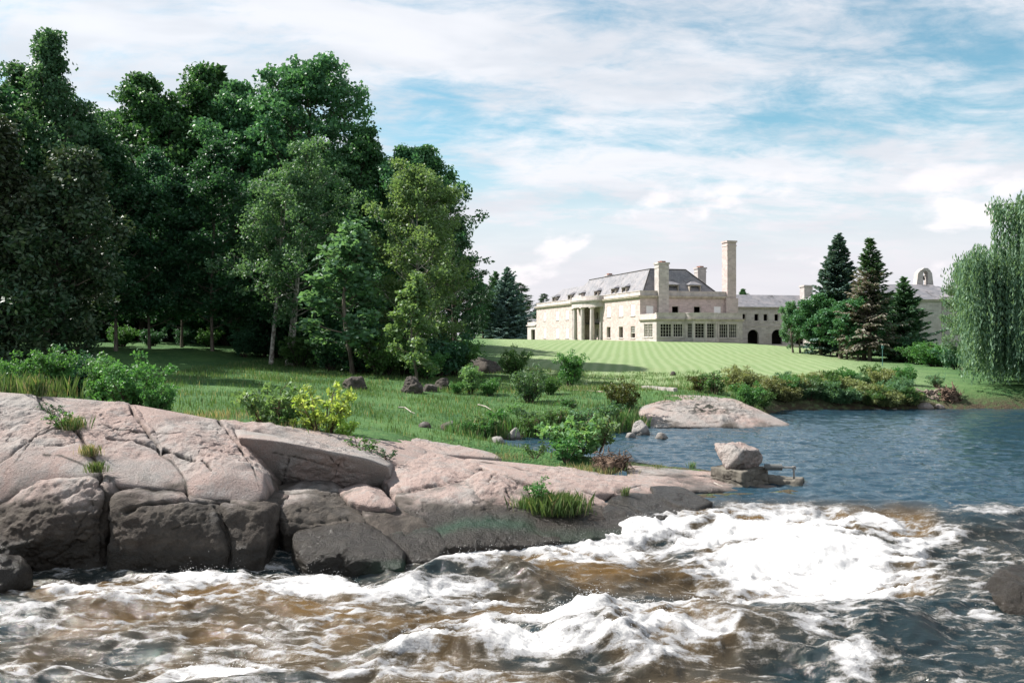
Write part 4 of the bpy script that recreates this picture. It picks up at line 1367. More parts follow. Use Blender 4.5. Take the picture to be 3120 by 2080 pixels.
frustum(-17.9, -1, -1.4, 9.3, 7.85, -15, 0, 3.3, 4.3, 10.2).build('roof', m_slate, chap)
for h_ in [(-11.2, -10.3, .7, 1.3), (-5.4, -3.6, .2, 1.5), (-14.2, -13.2, 3.2, 5.6), (-9.8, -8.8, 3.2, 5.6), (-6.2, -5.2, 3.2, 5.6)]:
    window(chap, 'y', -1.0, *h_, 'open')
bc = MB()
bz = 8.6
bc.hullp([(x, y, z) for (x, z) in ((-2.0, bz), (-1.55, 12.0), (-.72, 12.0), (-.72, bz)) for y in (4.6, 5.5)])
bc.hullp([(x, y, z) for (x, z) in ((1.2, bz), (.75, 12.0), (.08, 12.0), (.08, bz)) for y in (4.6, 5.5)])
bc.box(-.72, .08, 4.6, 5.5, bz, 10.0)
n = 8
arc = [(-.32 + .4 * math.cos(math.pi * i / n), 11.9 + .4 * math.sin(math.pi * i / n)) for i in range(n + 1)]
for i in range(n):
    (x1, z1), (x2, z2) = arc[i], arc[i + 1]
    bc.hullp([(x1, y, z1) for y in (4.6, 5.5)] + [(x2, y, z2) for y in (4.6, 5.5)] + [(x1, y, 12.35) for y in (4.6, 5.5)] + [(x2, y, 12.35) for y in (4.6, 5.5)])
bc.hullp([(x, y, z) for (x, z) in ((-1.55, 11.999), (-.72, 11.999), (-.72, 12.5), (-1.1, 12.45)) for y in (4.6, 5.5)])
bc.hullp([(x, y, z) for (x, z) in ((.75, 11.999), (.08, 11.999), (.08, 12.5), (.4, 12.45)) for y in (4.6, 5.5)])
bc.hullp([(x, y, z) for (x, z) in ((-1.2, 12.34), (.5, 12.34), (-.6, 12.75), (0, 12.75)) for y in (4.55, 5.55)])
bco = bc.build('bellcote', m_wall2, chap)
MB().cyl((-.32, 5.05, 11.0), (-.32, 5.05, 11.55), .24, .1, 12).cyl((-.72, 5.05, 11.6), (.08, 5.05, 11.6), .05, n=6).build('bell', m_iron, bco)

# ------------------------------------------------------------------ vegetation
def mat_leaf(name, ca, cb, dead=(.16, .13, .10), trans=.32, rough=.5, tint=1.25):
    m, N = mat_new(name)
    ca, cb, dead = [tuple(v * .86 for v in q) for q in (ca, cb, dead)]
    lv = N.attr('lv')
    oi = N.n('ShaderNodeObjectInfo').outputs['Random']
    c = N.mix(lv, ca, cb)
    hs = N.n('ShaderNodeHueSaturation', ins={'Hue': N.step(oi, 0, 1, .485, .515), 'Saturation': 1.0, 'Value': N.step(oi, 0, 1, .82, 1.18), 'Color': c}).outputs[0]
    c = N.mix(N.attr('dead'), hs, dead)
    pr = N.n('ShaderNodeBsdfPrincipled', ins={'Base Color': c, 'Roughness': rough, 'Specular IOR Level': .35}).outputs[0]
    tcol = N.n('ShaderNodeVectorMath', operation='MULTIPLY', ins={0: c, 1: (tint * 1.15, tint * 1.1, tint * .6)}).outputs[0]
    tr = N.n('ShaderNodeBsdfTranslucent', ins={'Color': tcol}).outputs[0]
    out_surface(N, N.n('ShaderNodeMixShader', ins={0: trans, 1: pr, 2: tr}).outputs[0])
    return m


def mat_bark(name, ca, cb, scale=6.0, stretch=.25):
    m, N = mat_new(name)
    co = N.n('ShaderNodeTexCoord').outputs['Object']
    mp_ = N.n('ShaderNodeMapping', ins={0: co, 3: (1, 1, stretch)}).outputs[0]
    n_ = N.noise(mp_, scale, 5, .7, .3)
    c = N.mix(N.step(n_, .42, .62), ca, cb)
    bmp = N.n('ShaderNodeBump', ins={'Strength': .6, 'Distance': .03, 'Height': n_}).outputs[0]
    out_surface(N, N.n('ShaderNodeBsdfPrincipled', ins={'Base Color': c, 'Roughness': .9, 'Specular IOR Level': .15, 'Normal': bmp}).outputs[0])
    return m


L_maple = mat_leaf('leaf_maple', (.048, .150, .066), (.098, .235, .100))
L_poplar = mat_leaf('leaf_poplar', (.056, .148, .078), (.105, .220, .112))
L_dark = mat_leaf('leaf_dark', (.028, .095, .048), (.056, .150, .070))  # darker leaf; on trees deep in the wood it stands in for shade
L_birch = mat_leaf('leaf_birch', (.075, .175, .090), (.150, .275, .135), trans=.38)
L_pale = mat_leaf('leaf_pale', (.110, .230, .095), (.220, .350, .155), trans=.42)
L_shrub = mat_leaf('leaf_shrub', (.058, .165, .050), (.122, .260, .080), trans=.38)
L_wil = mat_leaf('leaf_willow', (.125, .235, .145), (.220, .345, .215), trans=.40)
L_bank = mat_leaf('leaf_bank_willow', (.19, .235, .095), (.31, .35, .165), trans=.35)
L_lime = mat_leaf('leaf_lime', (.22, .40, .07), (.46, .60, .20), trans=.55)
L_bronze = mat_leaf('leaf_bronze', (.055, .095, .022), (.130, .130, .036), trans=.35)
L_cedar = mat_leaf('leaf_cedar', (.030, .078, .040), (.085, .112, .060), trans=.15)
L_blue = mat_leaf('needle_blue', (.090, .180, .158), (.185, .290, .255), trans=.14)
L_spr = mat_leaf('needle_green', (.060, .150, .075), (.130, .235, .112), dead=(.21, .19, .15), trans=.14)
L_pine = mat_leaf('needle_pine', (.028, .082, .040), (.062, .135, .062), trans=.12)
L_grass = mat_leaf('grass_blade', (.066, .152, .044), (.138, .232, .078), dead=(.34, .30, .17), trans=.35)
K_grey = mat_bark('bark_grey', (.17, .145, .12), (.085, .07, .058))
K_dark = mat_bark('bark_dark', (.075, .06, .05), (.04, .033, .028))
K_birch = mat_bark('bark_birch', (.52, .49, .45), (.14, .12, .10), 5.0, .9)
K_root = mat_bark('root_wood', (.16, .11, .08), (.055, .038, .028), 5, .6)
K_drift = mat_bark('driftwood', (.52, .47, .42), (.33, .29, .25), 6, .4)
m_leafset = {}


def tubes(paths, sides=5):
    """paths: list of (pts (k,3), radii (k)) -> verts, quads"""
    VV, FF, off = [], [], 0
    ang = np.linspace(0, 2 * np.pi, sides, endpoint=False)
    ca, sa = np.cos(ang), np.sin(ang)
    for pts, rad in paths:
        pts = np.asarray(pts, float)
        k = len(pts)
        d = np.gradient(pts, axis=0)
        d /= np.linalg.norm(d, axis=1, keepdims=True) + 1e-9
        ref = np.array([0, 0, 1.0]) if abs(d[0, 2]) < .8 else np.array([1.0, 0, 0])
        u = np.cross(d, ref)
        u /= np.linalg.norm(u, axis=1, keepdims=True) + 1e-9
        w = np.cross(d, u)
        r = np.asarray(rad, float)[:, None, None]
        ring = pts[:, None, :] + r * (ca[None, :, None] * u[:, None, :] + sa[None, :, None] * w[:, None, :])
        VV.append(ring.reshape(-1, 3))
        i = np.arange(k - 1)[:, None] * sides
        j = np.arange(sides)[None, :]
        a = i + j
        b = i + (j + 1) % sides
        FF.append(np.stack([a, b, b + sides, a + sides], -1).reshape(-1, 4) + off)
        off += k * sides
    return np.concatenate(VV), np.concatenate(FF)


def leaf_mesh(name, C, L, Wd, rng, axis=None, up=.35, jitter=1.0, dead=None, lv=None):
    """one four-cornered leaf (or spray of leaves) at each centre"""
    n = len(C)
    a = rng.normal(size=(n, 3))
    a /= np.linalg.norm(a, axis=1, keepdims=True)
    if axis is not None:
        a = axis + jitter * a
        a /= np.linalg.norm(a, axis=1, keepdims=True)
    nn = rng.normal(size=(n, 3))
    nn[:, 2] = np.abs(nn[:, 2]) + up
    s = np.cross(a, nn)
    s /= np.linalg.norm(s, axis=1, keepdims=True) + 1e-9
    nn = np.cross(s, a)
    sc = rng.uniform(.65, 1.3, size=(n, 1))
    l, w = L * sc, Wd * sc
    v0 = C - a * l * .5
    v2 = C + a * l * .5 - nn * l * .12
    v1 = C + s * w * .5 + a * l * .05 + nn * w * .12
    v3 = C - s * w * .5 + a * l * .05 + nn * w * .12
    V_ = np.stack([v0, v1, v2, v3], 1).reshape(-1, 3)
    F_ = np.arange(4 * n).reshape(n, 4)
    if lv is None:
        lv = rng.uniform(0, 1, size=n)
    dd = np.zeros(n) if dead is None else dead
    return mesh_np(name, V_, F_, smooth=False, attrs={'lv': np.repeat(np.clip(lv, 0, 1), 4), 'dead': np.repeat(dd, 4)})


def bend(p0, d, length, rng, k=5, curl=.0, wob=.12):
    pts = [np.array(p0, float)]
    d = np.array(d, float)
    d /= np.linalg.norm(d)
    for i in range(k):
        pts.append(pts[-1] + d * length / k)
        d = d + np.array([0, 0, curl / k]) + rng.normal(size=3) * wob
        d /= np.linalg.norm(d)
    return np.array(pts)


def clusters_to_leaves(cl, rng, per, zsq=.7):
    C, tone = [], []
    for (c, r) in cl:
        k = max(4, int(per * (r ** 1.6)))
        d = rng.normal(size=(k, 3))
        d /= np.linalg.norm(d, axis=1, keepdims=True)
        q = d * (rng.uniform(0, 1, size=(k, 1)) ** .42) * r
        q[:, 2] *= zsq
        C.append(c + q)
        tone.append(np.full(k, rng.uniform(-.22, .22)))
    C = np.concatenate(C)
    return C, np.concatenate(tone) + rng.uniform(0, 1, size=len(C)) * .8 + .1


def make_tree(seed, H, R, cb=.25, limbs=34, sub=6, per=60, leaf=.2, cr=.9, rise=.55, prof='round', tr=.22, trunks=1, zsq=.7, lean=0.0, spiky=0.0, aspect=.75):
    rng = np.random.default_rng(seed)
    paths, cl = [], []
    for tki in range(trunks):
        off = rng.normal(size=2) * (0 if trunks == 1 else .55)
        ln = rng.normal(size=2) * .05 + (lean, 0)
        th = H * (1 if tki == 0 else rng.uniform(.75, .95))
        tp = np.array([[off[0] + ln[0] * th * t + .12 * math.sin(t * 5 + seed), off[1] + ln[1] * th * t + .12 * math.cos(t * 4 + seed), th * t * .97 - (.3 if t == 0 else 0)] for t in np.linspace(0, 1, 12)])
        tr_ = tr * (1 - np.linspace(0, 1, 12)) ** .75 + .02
        tr_[0] *= 1.35
        paths.append((tp, tr_))
        nl = max(6, limbs // trunks)
        for i in range(nl):
            f = cb + (1 - cb) * ((i + rng.uniform(0, 1)) / nl) ** .9
            g = (f - cb) / (1 - cb)
            if prof == 'round':
                pr = math.sqrt(max(.02, 1 - (abs(g - .42) / .62) ** 2.2))
            elif prof == 'cone':
                pr = max(.10, (1 - g) ** .75) * (.6 + .4 * min(1, g * 5))
            elif prof == 'column':
                pr = (.55 + .45 * min(1, g * 3)) * max(.22, 1 - g ** 2.4)
            else:
                pr = max(.25, (1 - g ** 3)) * (.7 + .3 * min(1, g * 4))
            az_ = i * 2.39996 + rng.uniform(-.5, .5)
            L_ = R * pr * rng.uniform(.72, 1.12) * (1 + spiky * rng.uniform(-.5, .7))
            p0 = np.array([np.interp(f * .97, np.linspace(0, .97, 12), tp[:, k]) for k in range(3)])
            el = rise * (.5 + .9 * g) + rng.uniform(-.15, .2)
            d = (math.cos(az_) * math.cos(el), math.sin(az_) * math.cos(el), math.sin(el))
            lp = bend(p0, d, L_, rng, 5, curl=.25, wob=.10)
            r0 = tr * .42 * (1 - .75 * g) * min(1, L_ / R + .3)
            paths.append((lp, np.linspace(r0, .012, 6)))
            for j in range(sub):
                t = .30 + .70 * (j + rng.uniform(0, 1)) / sub
                q = np.array([np.interp(t, np.linspace(0, 1, 6), lp[:, k]) for k in range(3)])
                dd = (lp[-1] - lp[0]) / (np.linalg.norm(lp[-1] - lp[0]) + 1e-9) * .6 + rng.normal(size=3) * .7
                dd[2] += .15
                sl = max(.35, .33 * L_ * rng.uniform(.6, 1.2) * (1.15 - .4 * t))
                sp2 = bend(q, dd, sl, rng, 3, curl=.1, wob=.15)
                paths.append((sp2, np.linspace(max(.012, r0 * .3), .006, 4)))
                cl.append((sp2[-1], cr * rng.uniform(.55, 1.1)))
                if sl > cr * .9:
                    cl.append((sp2[2], cr * rng.uniform(.4, .8)))
            cl.append((lp[-1], cr * rng.uniform(.5, .9)))
        cl.append((tp[-1], cr * .7))
        cl.append((tp[-1] + [0, 0, .3 * cr], cr * .45))
    Vw, Fw = tubes(paths, 6)
    C, tone = clusters_to_leaves(cl, rng, per, zsq)
    return mesh_np('trunk', Vw, Fw), leaf_mesh('crown', C, leaf, leaf * aspect, rng, up=.5, lv=tone)


def make_conifer(seed, H, R, cb=.06, step=.34, nb=8, dens=26, card=.34, width=.12, droop=.28, dead_side=None, power=.85, tr=.2, irregular=.18):
    rng = np.random.default_rng(seed)
    tp = np.array([[0, 0, H * t - (.3 if t == 0 else 0)] for t in np.linspace(0, 1, 10)])
    paths = [(tp, tr * (1 - np.linspace(0, 1, 10)) + .015)]
    C, AX, DEAD, TONE = [], [], [], []
    z = H * cb
    while z < H * .985:
        f = (z / H - cb) / (1 - cb)
        for b in range(nb if f < .8 else 5):
            az_ = rng.uniform(0, 2 * math.pi)
            L_ = (R * (1 - f) ** power + .12) * (1 + irregular * rng.normal())
            if L_ < .08:
                continue
            el = .55 * f + .05 - droop * (1 - f) + rng.normal() * .08
            d = np.array([math.cos(az_) * math.cos(el), math.sin(az_) * math.cos(el), math.sin(el)])
            pts = bend((0, 0, z + rng.uniform(-.5, .5) * step), d, L_, rng, 4, curl=.30, wob=.05)
            paths.append((pts, np.linspace(.03 * (1 - f) + .008, .005, 5)))
            k = max(3, int(L_ * dens))
            t = rng.uniform(.12, 1.0, size=k) ** .8
            q = np.stack([np.interp(t, np.linspace(0, 1, 5), pts[:, i]) for i in range(3)], 1)
            side = np.array([-d[1], d[0], 0])
            sgn = rng.choice([-1, 1], size=(k, 1))
            wdt = (.34 * L_ * (1.12 - t) + .08)[:, None] * rng.uniform(0, 1, size=(k, 1))
            q = q + side * sgn * wdt + rng.normal(size=(k, 3)) * .03
            q[:, 2] -= (wdt[:, 0] * .25)
            C.append(q)
            AX.append(d * .9 + side * sgn * .7 + np.array([0, 0, -.18]))
            dv = np.zeros(k)
            if dead_side is not None:
                pd = dead_side(d, f)
                dv = (rng.uniform(0, 1, size=k) < pd).astype(float)
            DEAD.append(dv)
            TONE.append(np.full(k, rng.uniform(0, .4)) + .6 * t * rng.uniform(.4, 1, size=k))
        z += step * (1 - .45 * f)
    C = np.concatenate(C)
    AX = np.concatenate(AX)
    DEAD = np.concatenate(DEAD)
    keep = ~((DEAD > .5) & (rng.uniform(0, 1, size=len(C)) < .45))
    Vw, Fw = tubes(paths, 5)
    return mesh_np('trunk', Vw, Fw), leaf_mesh('crown', C[keep], card, width, rng, axis=AX[keep], jitter=.28, up=.9, dead=DEAD[keep], lv=np.concatenate(TONE)[keep])


def make_willow(seed, H, R, strands=900, leaf=.26):
    rng = np.random.default_rng(seed)
    paths, C, AX = [], [], []
    tp = np.array([[.35 * math.sin(t * 2.2), .2 * math.sin(t * 3), H * .42 * t - (.3 if t == 0 else 0)] for t in np.linspace(0, 1, 7)])
    paths.append((tp, np.linspace(.55, .36, 7)))
    ends = []
    for i in range(9):
        az_ = i * 2.4 + rng.uniform(-.3, .3)
        el = rng.uniform(.65, 1.25)
        L_ = H * rng.uniform(.40, .62)
        lp = bend(tp[-1 - (i % 3)], (math.cos(az_) * math.cos(el), math.sin(az_) * math.cos(el), math.sin(el)), L_, rng, 6, curl=-.35, wob=.10)
        paths.append((lp, np.linspace(.22, .04, 7)))
        for j in range(7):
            t = rng.uniform(.35, 1)
            q = np.array([np.interp(t, np.linspace(0, 1, 7), lp[:, k]) for k in range(3)])
            a2 = az_ + rng.uniform(-1.3, 1.3)
            sp2 = bend(q, (math.cos(a2), math.sin(a2), rng.uniform(.1, .7)), R * rng.uniform(.35, .8), rng, 5, curl=-.9, wob=.10)
            paths.append((sp2, np.linspace(.05, .012, 6)))
            ends.append(sp2)
        ends.append(lp)
    tone = []
    for s in range(strands):
        e = ends[rng.integers(len(ends))]
        t = rng.uniform(.25, 1)
        q = np.array([np.interp(t, np.linspace(0, 1, len(e)), e[:, k]) for k in range(3)]) + rng.normal(size=3) * (.35, .35, .25)
        L_ = min(q[2] - .1 - rng.uniform(0, 1.4), rng.uniform(1.5, H * .72))
        if L_ < .5:
            continue
        k = int(L_ * 13)
        tt_ = np.linspace(0, 1, k)
        o = rng.normal(size=2) * .28
        P_ = np.stack([q[0] + o[0] * np.sqrt(tt_), q[1] + o[1] * np.sqrt(tt_), q[2] - L_ * tt_], 1) + rng.normal(size=(k, 3)) * .07
        C.append(P_)
        AX.append(np.tile([o[0] * .4, o[1] * .4, -1.0], (k, 1)))
        tone.append(np.full(k, rng.uniform(0, .5)) + rng.uniform(0, .5, size=k))
    # the leafy top of the crown
    cl = [(e[-1] + rng.normal(size=3) * .3, rng.uniform(.6, 1.1)) for e in ends] + [(e[len(e) // 2] + rng.normal(size=3) * .3, rng.uniform(.5, 1.0)) for e in ends]
    C2, t2 = clusters_to_leaves(cl, rng, 210, .9)
    C.append(C2)
    AX.append(np.tile([0, 0, -1.0], (len(C2), 1)))
    tone.append(t2)
    C = np.concatenate(C)
    Vw, Fw = tubes(paths, 7)
    return mesh_np('trunk', Vw, Fw), leaf_mesh('crown', C, leaf, leaf * .34, rng, axis=np.concatenate(AX), jitter=.5, up=.0, lv=np.concatenate(tone))


def make_shrub(seed, H, R, stems=14, sub=6, per=70, leaf=.10, cr=.28, out=.75, aspect=.55, zsq=.8, axis_up=False):
    rng = np.random.default_rng(seed)
    paths, cl = [], []
    for i in range(stems):
        az_ = i * 2.39996 + rng.uniform(-.4, .4)
        e = rng.uniform(.05, 1) ** .6 * out
        d = np.array([math.cos(az_) * e * R / H * 1.4, math.sin(az_) * e * R / H * 1.4, 1.0])
        L_ = H * rng.uniform(.7, 1.05) * (1 - .25 * e)
        p0 = (math.cos(az_) * .12 * R, math.sin(az_) * .12 * R, -.1)
        sp2 = bend(p0, d, L_, rng, 5, curl=-.15, wob=.09)
        paths.append((sp2, np.linspace(.022 * H ** .5, .005, 6)))
        for j in range(sub):
            t = .22 + .78 * (j + rng.uniform(0, 1)) / sub
            q = np.array([np.interp(t, np.linspace(0, 1, 6), sp2[:, k]) for k in range(3)])
            dd = rng.normal(size=3)
            dd[2] = abs(dd[2]) * .6
            b2 = bend(q, dd, .22 * L_ * rng.uniform(.5, 1.2), rng, 2, wob=.1)
            paths.append((b2, np.linspace(.008, .004, 3)))
            cl.append((b2[-1], cr * rng.uniform(.6, 1.15)))
        cl.append((sp2[-1], cr * rng.uniform(.5, .9)))
    Vw, Fw = tubes(paths, 4)
    C, tone = [], []
    for (c, r) in cl:
        k = max(5, int(per * (r / cr) ** 2 * .6))
        d = rng.normal(size=(k, 3))
        d /= np.linalg.norm(d, axis=1, keepdims=True)
        q = d * (rng.uniform(0, 1, size=(k, 1)) ** .45) * r
        q[:, 2] *= zsq
        C.append(c + q)
        tone.append(np.full(k, rng.uniform(-.15, .15)) + rng.uniform(.1, .9, size=k))
    C = np.concatenate(C)
    tone = np.concatenate(tone)
    ok = C[:, 2] > .02
    return mesh_np('stem', Vw, Fw), leaf_mesh('foliage', C[ok], leaf, leaf * aspect, rng, up=.4, lv=tone[ok])


def blades(name, XY, h, w, rng, z=None, deadp=.0, lean=.35):
    """grass: one bent two-triangle blade per position"""
    n = len(XY)
    zz = ground_h(XY[:, 0], XY[:, 1]) if z is None else z
    hh = h * rng.uniform(.55, 1.25, size=n)
    az_ = rng.uniform(0, 2 * np.pi, size=n)
    le = rng.uniform(0, lean, size=n) * hh
    dx, dy = np.cos(az_), np.sin(az_)
    sx, sy = -dy, dx
    b = np.stack([XY[:, 0], XY[:, 1], zz - .02], 1)
    wv = w * rng.uniform(.6, 1.3, size=n)
    v0 = b - np.stack([sx, sy, 0 * sx], 1) * wv[:, None]
    v1 = b + np.stack([sx, sy, 0 * sx], 1) * wv[:, None]
    mid = b + np.stack([dx * le * .35, dy * le * .35, hh * .6], 1)
    v2 = mid + np.stack([sx, sy, 0 * sx], 1) * wv[:, None] * .6
    v3 = b + np.stack([dx * le, dy * le, hh], 1)
    V_ = np.stack([v0, v1, v2, v3], 1).reshape(-1, 3)
    F_ = np.arange(4 * n).reshape(n, 4)
    dead = (rng.uniform(0, 1, size=n) < deadp).astype(float)
    return mesh_np(name, V_, F_, smooth=False, attrs={'lv': np.repeat(rng.uniform(0, 1, size=n), 4), 'dead': np.repeat(dead, 4)})


def plant(name, protos, mats, loc, h, label, cat, group=None, rz=None, wide=1.0, parts=('trunk', 'crown'), ph=None):
    """new plant from shared meshes; h = wanted height"""
    (mw, ml, H0) = protos
    o = empty(name, loc, random.uniform(0, 6.28) if rz is None else rz)
    s = h / H0
    o.scale = (s * wide, s * wide, s)
    tag(o, label, cat, group)
    link(parts[0], mw, mats[0], o)
    lf = link(parts[1], ml, None, o)
    if len(ml.materials) == 0:
        ml.materials.append(mats[1])
    if ml.materials[0] is not mats[1]:
        lf.material_slots[0].link = 'OBJECT'
        lf.material_slots[0].material = mats[1]
    return o


def at_px(px, Y, dz=0.0):
    x = (px - CX) / FPX * Y
    return Vector((x, Y, gz(x, Y) + dz))


def top_h(loc, py):
    return CAMH - (py - HY) / FPX * loc.y - loc.z


random.seed(7)
T = {}


def proto(key, fn, H0, *a, **k):
    w_, l_ = fn(*a, **k)
    T[key] = (w_, l_, H0)


proto('maple_a', make_tree, 24, 101, 24, 7.4, cb=.16, limbs=60, sub=8, per=60, leaf=.34, cr=1.05, rise=.55, prof='round', tr=.38)
proto('maple_b', make_tree, 22, 102, 22, 6.4, cb=.14, limbs=54, sub=8, per=60, leaf=.32, cr=1.0, rise=.65, prof='dome', tr=.32, spiky=.15)
proto('poplar_a', make_tree, 20, 103, 20, 4.6, cb=.16, limbs=60, sub=7, per=74, leaf=.24, cr=.85, rise=.7, prof='column', tr=.24, spiky=.3)
proto('poplar_b', make_tree, 17, 104, 17, 4.3, cb=.10, limbs=46, sub=7, per=76, leaf=.24, cr=.8, rise=.6, prof='dome', tr=.10, lean=.03)
proto('birch_a', make_tree, 15, 105, 15, 4.6, cb=.22, limbs=66, sub=7, per=95, leaf=.20, cr=.75, rise=.62, prof='dome', tr=.14, trunks=3, spiky=.2)
proto('birch_b', make_tree, 12.5, 106, 12.5, 3.7, cb=.08, limbs=54, sub=7, per=110, leaf=.19, cr=.70, rise=.65, prof='round', tr=.13, spiky=.2)
proto('pine', make_tree, 14, 107, 14, 3.9, cb=.12, limbs=36, sub=5, per=150, leaf=.30, cr=.55, rise=.12, prof='cone', tr=.24, zsq=.45, spiky=.5, aspect=.25)
proto('round_small', make_tree, 6, 108, 6, 3.0, cb=.24, limbs=36, sub=7, per=190, leaf=.20, cr=.55, rise=.7, prof='dome', tr=.16, trunks=2)
proto('sapling', make_tree, 4.5, 109, 4.5, 1.1, cb=.12, limbs=26, sub=4, per=170, leaf=.15, cr=.32, rise=.5, prof='cone', tr=.04, spiky=.2)
proto('spruce_blue', make_conifer, 13, 110, 13, 3.3, cb=.05, nb=12, dens=34, card=.40, width=.19, droop=.18, tr=.2)
proto('spruce_b', make_conifer, 13, 111, 13, 3.1, cb=.13, nb=10, dens=30, card=.40, width=.16, droop=.35, tr=.22, irregular=.25,
      dead_side=lambda d, f: .92 if (d[0] < .25 and f < .62) else (.5 if f < .35 else .08))
proto('spruce_c', make_conifer, 9.5, 112, 9.5, 3.3, cb=.04, nb=11, dens=32, card=.40, width=.17, droop=.22, tr=.15, irregular=.28, power=.95)
proto('cedar_a', make_tree, 11, 113, 11, 2.9, cb=.03, limbs=64, sub=6, per=120, leaf=.26, cr=.72, rise=.25, prof='column', tr=.18, spiky=.35, zsq=.9, aspect=.5)
proto('willow', make_willow, 12, 114, 12, 3.3, 3400)
proto('wood_tree', make_tree, 20, 129, 20, 6.2, cb=.03, limbs=44, sub=7, per=46, leaf=.40, cr=1.25, rise=.45, prof='dome', tr=.3)
proto('shrub_a', make_shrub, 2.0, 120, 2.0, 1.25, 20, 7, 60, .13, .26)
proto('shrub_b', make_shrub, 1.6, 121, 1.6, 1.2, 18, 7, 60, .12, .24)
proto('shrub_c', make_shrub, 2.4, 122, 2.4, 1.1, 16, 8, 60, .14, .28, out=.5)
proto('bank_a', make_shrub, 1.5, 123, 1.5, 1.35, 28, 8, 84, .15, .26, out=.95, aspect=.34)
proto('bank_b', make_shrub, 1.8, 124, 1.8, 1.4, 28, 8, 84, .15, .28, out=.9, aspect=.34)
proto('leafy', make_shrub, 1.1, 125, 1.1, .62, 9, 8, 26, .125, .15, out=.8, aspect=.55)
proto('bright', make_shrub, 1.25, 126, 1.25, .80, 12, 8, 24, .115, .115, out=.95, aspect=.45)
proto('sparse', make_shrub, .8, 127, .8, .6, 7, 5, 12, .10, .12, out=.9, aspect=.6)
proto('tallweed', make_shrub, 1.4, 128, 1.4, .5, 9, 9, 22, .12, .13, out=.5, aspect=.4)

# ---- the wood on the left
forest = 'trees of the wood beside the meadow'
wood = [  # name, proto, leaf, bark, px, Y, top py, wide, label
    ('cedar_tree', 'cedar_a', L_cedar, K_grey, 95, 40, 345, 1.15, 'brownish green cedar with drooping sprays behind the tall grass of the dome'),
    ('cedar_tree', 'cedar_a', L_cedar, K_grey, -45, 41, 300, 1.1, 'brownish cedar at the very end of the wood, beyond the other cedar'),
    ('poplar_tree', 'poplar_a', L_poplar, K_grey, 150, 56, 85, .9, 'tall poplar whose narrow top stands highest above the wood'),
    ('poplar_tree', 'poplar_a', L_poplar, K_grey, 22, 59, 170, 1.15, 'broad poplar behind the cedars, beside the tallest poplar'),
    ('poplar_tree', 'poplar_b', L_poplar, K_grey, 195, 58, 262, 1.3, 'rounded poplar filling the gap below the tallest poplar'),
    ('poplar_tree', 'poplar_b', L_dark, K_grey, 262, 57, 330, 1.2, 'slim dark aspen at the cedar side of the shaded clearing'),
    ('poplar_tree', 'poplar_b', L_dark, K_birch, 345, 60, 350, 1.1, 'slim dark aspen with pale leaning trunk in the shaded clearing'),
    ('poplar_tree', 'poplar_b', L_dark, K_birch, 415, 62, 400, 1.1, 'slim dark aspen with pale trunk behind the shaded grass'),
    ('poplar_tree', 'poplar_b', L_dark, K_grey, 490, 61, 330, 1.2, 'dark aspen between the shaded clearing and the front birch clump'),
    ('maple_tree', 'maple_b', L_maple, K_dark, 330, 74, 172, .95, 'round topped maple rising behind the dark aspens'),
    ('maple_tree', 'maple_b', L_maple, K_dark, 435, 77, 165, .95, 'bright round topped maple next to the spruce tip'),
    ('spruce_tree', 'spruce_c', L_spr, K_dark, 500, 78, 150, .8, 'pointed spruce tip poking out between the maples'),
    ('maple_tree', 'maple_b', L_maple, K_dark, 552, 73, 190, .9, 'maple between the spruce tip and the great maple'),
    ('maple_tree', 'maple_a', L_maple, K_dark, 690, 74, 195, 1.05, 'great spreading maple, largest crown of the wood'),
    ('maple_tree', 'maple_b', L_maple, K_dark, 800, 70, 300, 1.0, 'dark maple under the outer limbs of the great maple'),
    ('maple_tree', 'maple_b', L_maple, K_dark, 905, 68, 340, .95, 'maple behind the pale birch facing the mansion lawn'),
    ('maple_tree', 'maple_b', L_maple, K_dark, 1008, 70, 345, .95, 'outermost maple of the wood, beside the ragged pine'),
    ('birch_tree', 'birch_a', L_birch, K_birch, 652, 57, 335, .95, 'clump of white stemmed birch in front of the great maple'),
    ('birch_tree', 'birch_b', L_pale, K_birch, 968, 55, 412, 1.0, 'pale leafed birch with white trunk standing at the lawn corner of the wood'),
    ('pine_tree', 'pine', L_pine, K_dark, 1052, 61, 470, 1.0, 'dark ragged pine leaning out over the lawn edge'),
    ('young_tree', 'sapling', L_pale, K_grey, 955, 47, 640, 1.1, 'young pale green sapling in front of the pale birch'),
    ('young_tree', 'sapling', L_birch, K_birch, 800, 52, 530, 1.4, 'slender light green young tree between birch clump and pale birch'),
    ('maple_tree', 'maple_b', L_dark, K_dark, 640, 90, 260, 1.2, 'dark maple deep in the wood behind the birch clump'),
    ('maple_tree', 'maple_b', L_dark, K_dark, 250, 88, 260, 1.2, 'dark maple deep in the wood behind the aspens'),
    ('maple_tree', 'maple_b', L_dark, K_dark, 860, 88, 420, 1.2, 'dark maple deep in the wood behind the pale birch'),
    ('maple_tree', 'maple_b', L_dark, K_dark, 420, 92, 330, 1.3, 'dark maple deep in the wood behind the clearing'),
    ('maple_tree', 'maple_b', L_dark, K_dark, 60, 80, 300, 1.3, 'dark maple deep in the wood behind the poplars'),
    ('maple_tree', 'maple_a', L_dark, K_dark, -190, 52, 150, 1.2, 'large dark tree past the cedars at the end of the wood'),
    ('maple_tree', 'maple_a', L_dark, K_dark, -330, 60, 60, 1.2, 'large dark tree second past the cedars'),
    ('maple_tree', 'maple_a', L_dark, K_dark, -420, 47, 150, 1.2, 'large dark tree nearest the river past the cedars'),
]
for (nm, pk, lm, bk, px, Y, tp_, wd, lab) in wood:
    loc = at_px(px, Y)
    plant(nm, T[pk], (bk, lm), loc, top_h(loc, tp_), lab, 'tree', forest, wide=wd)
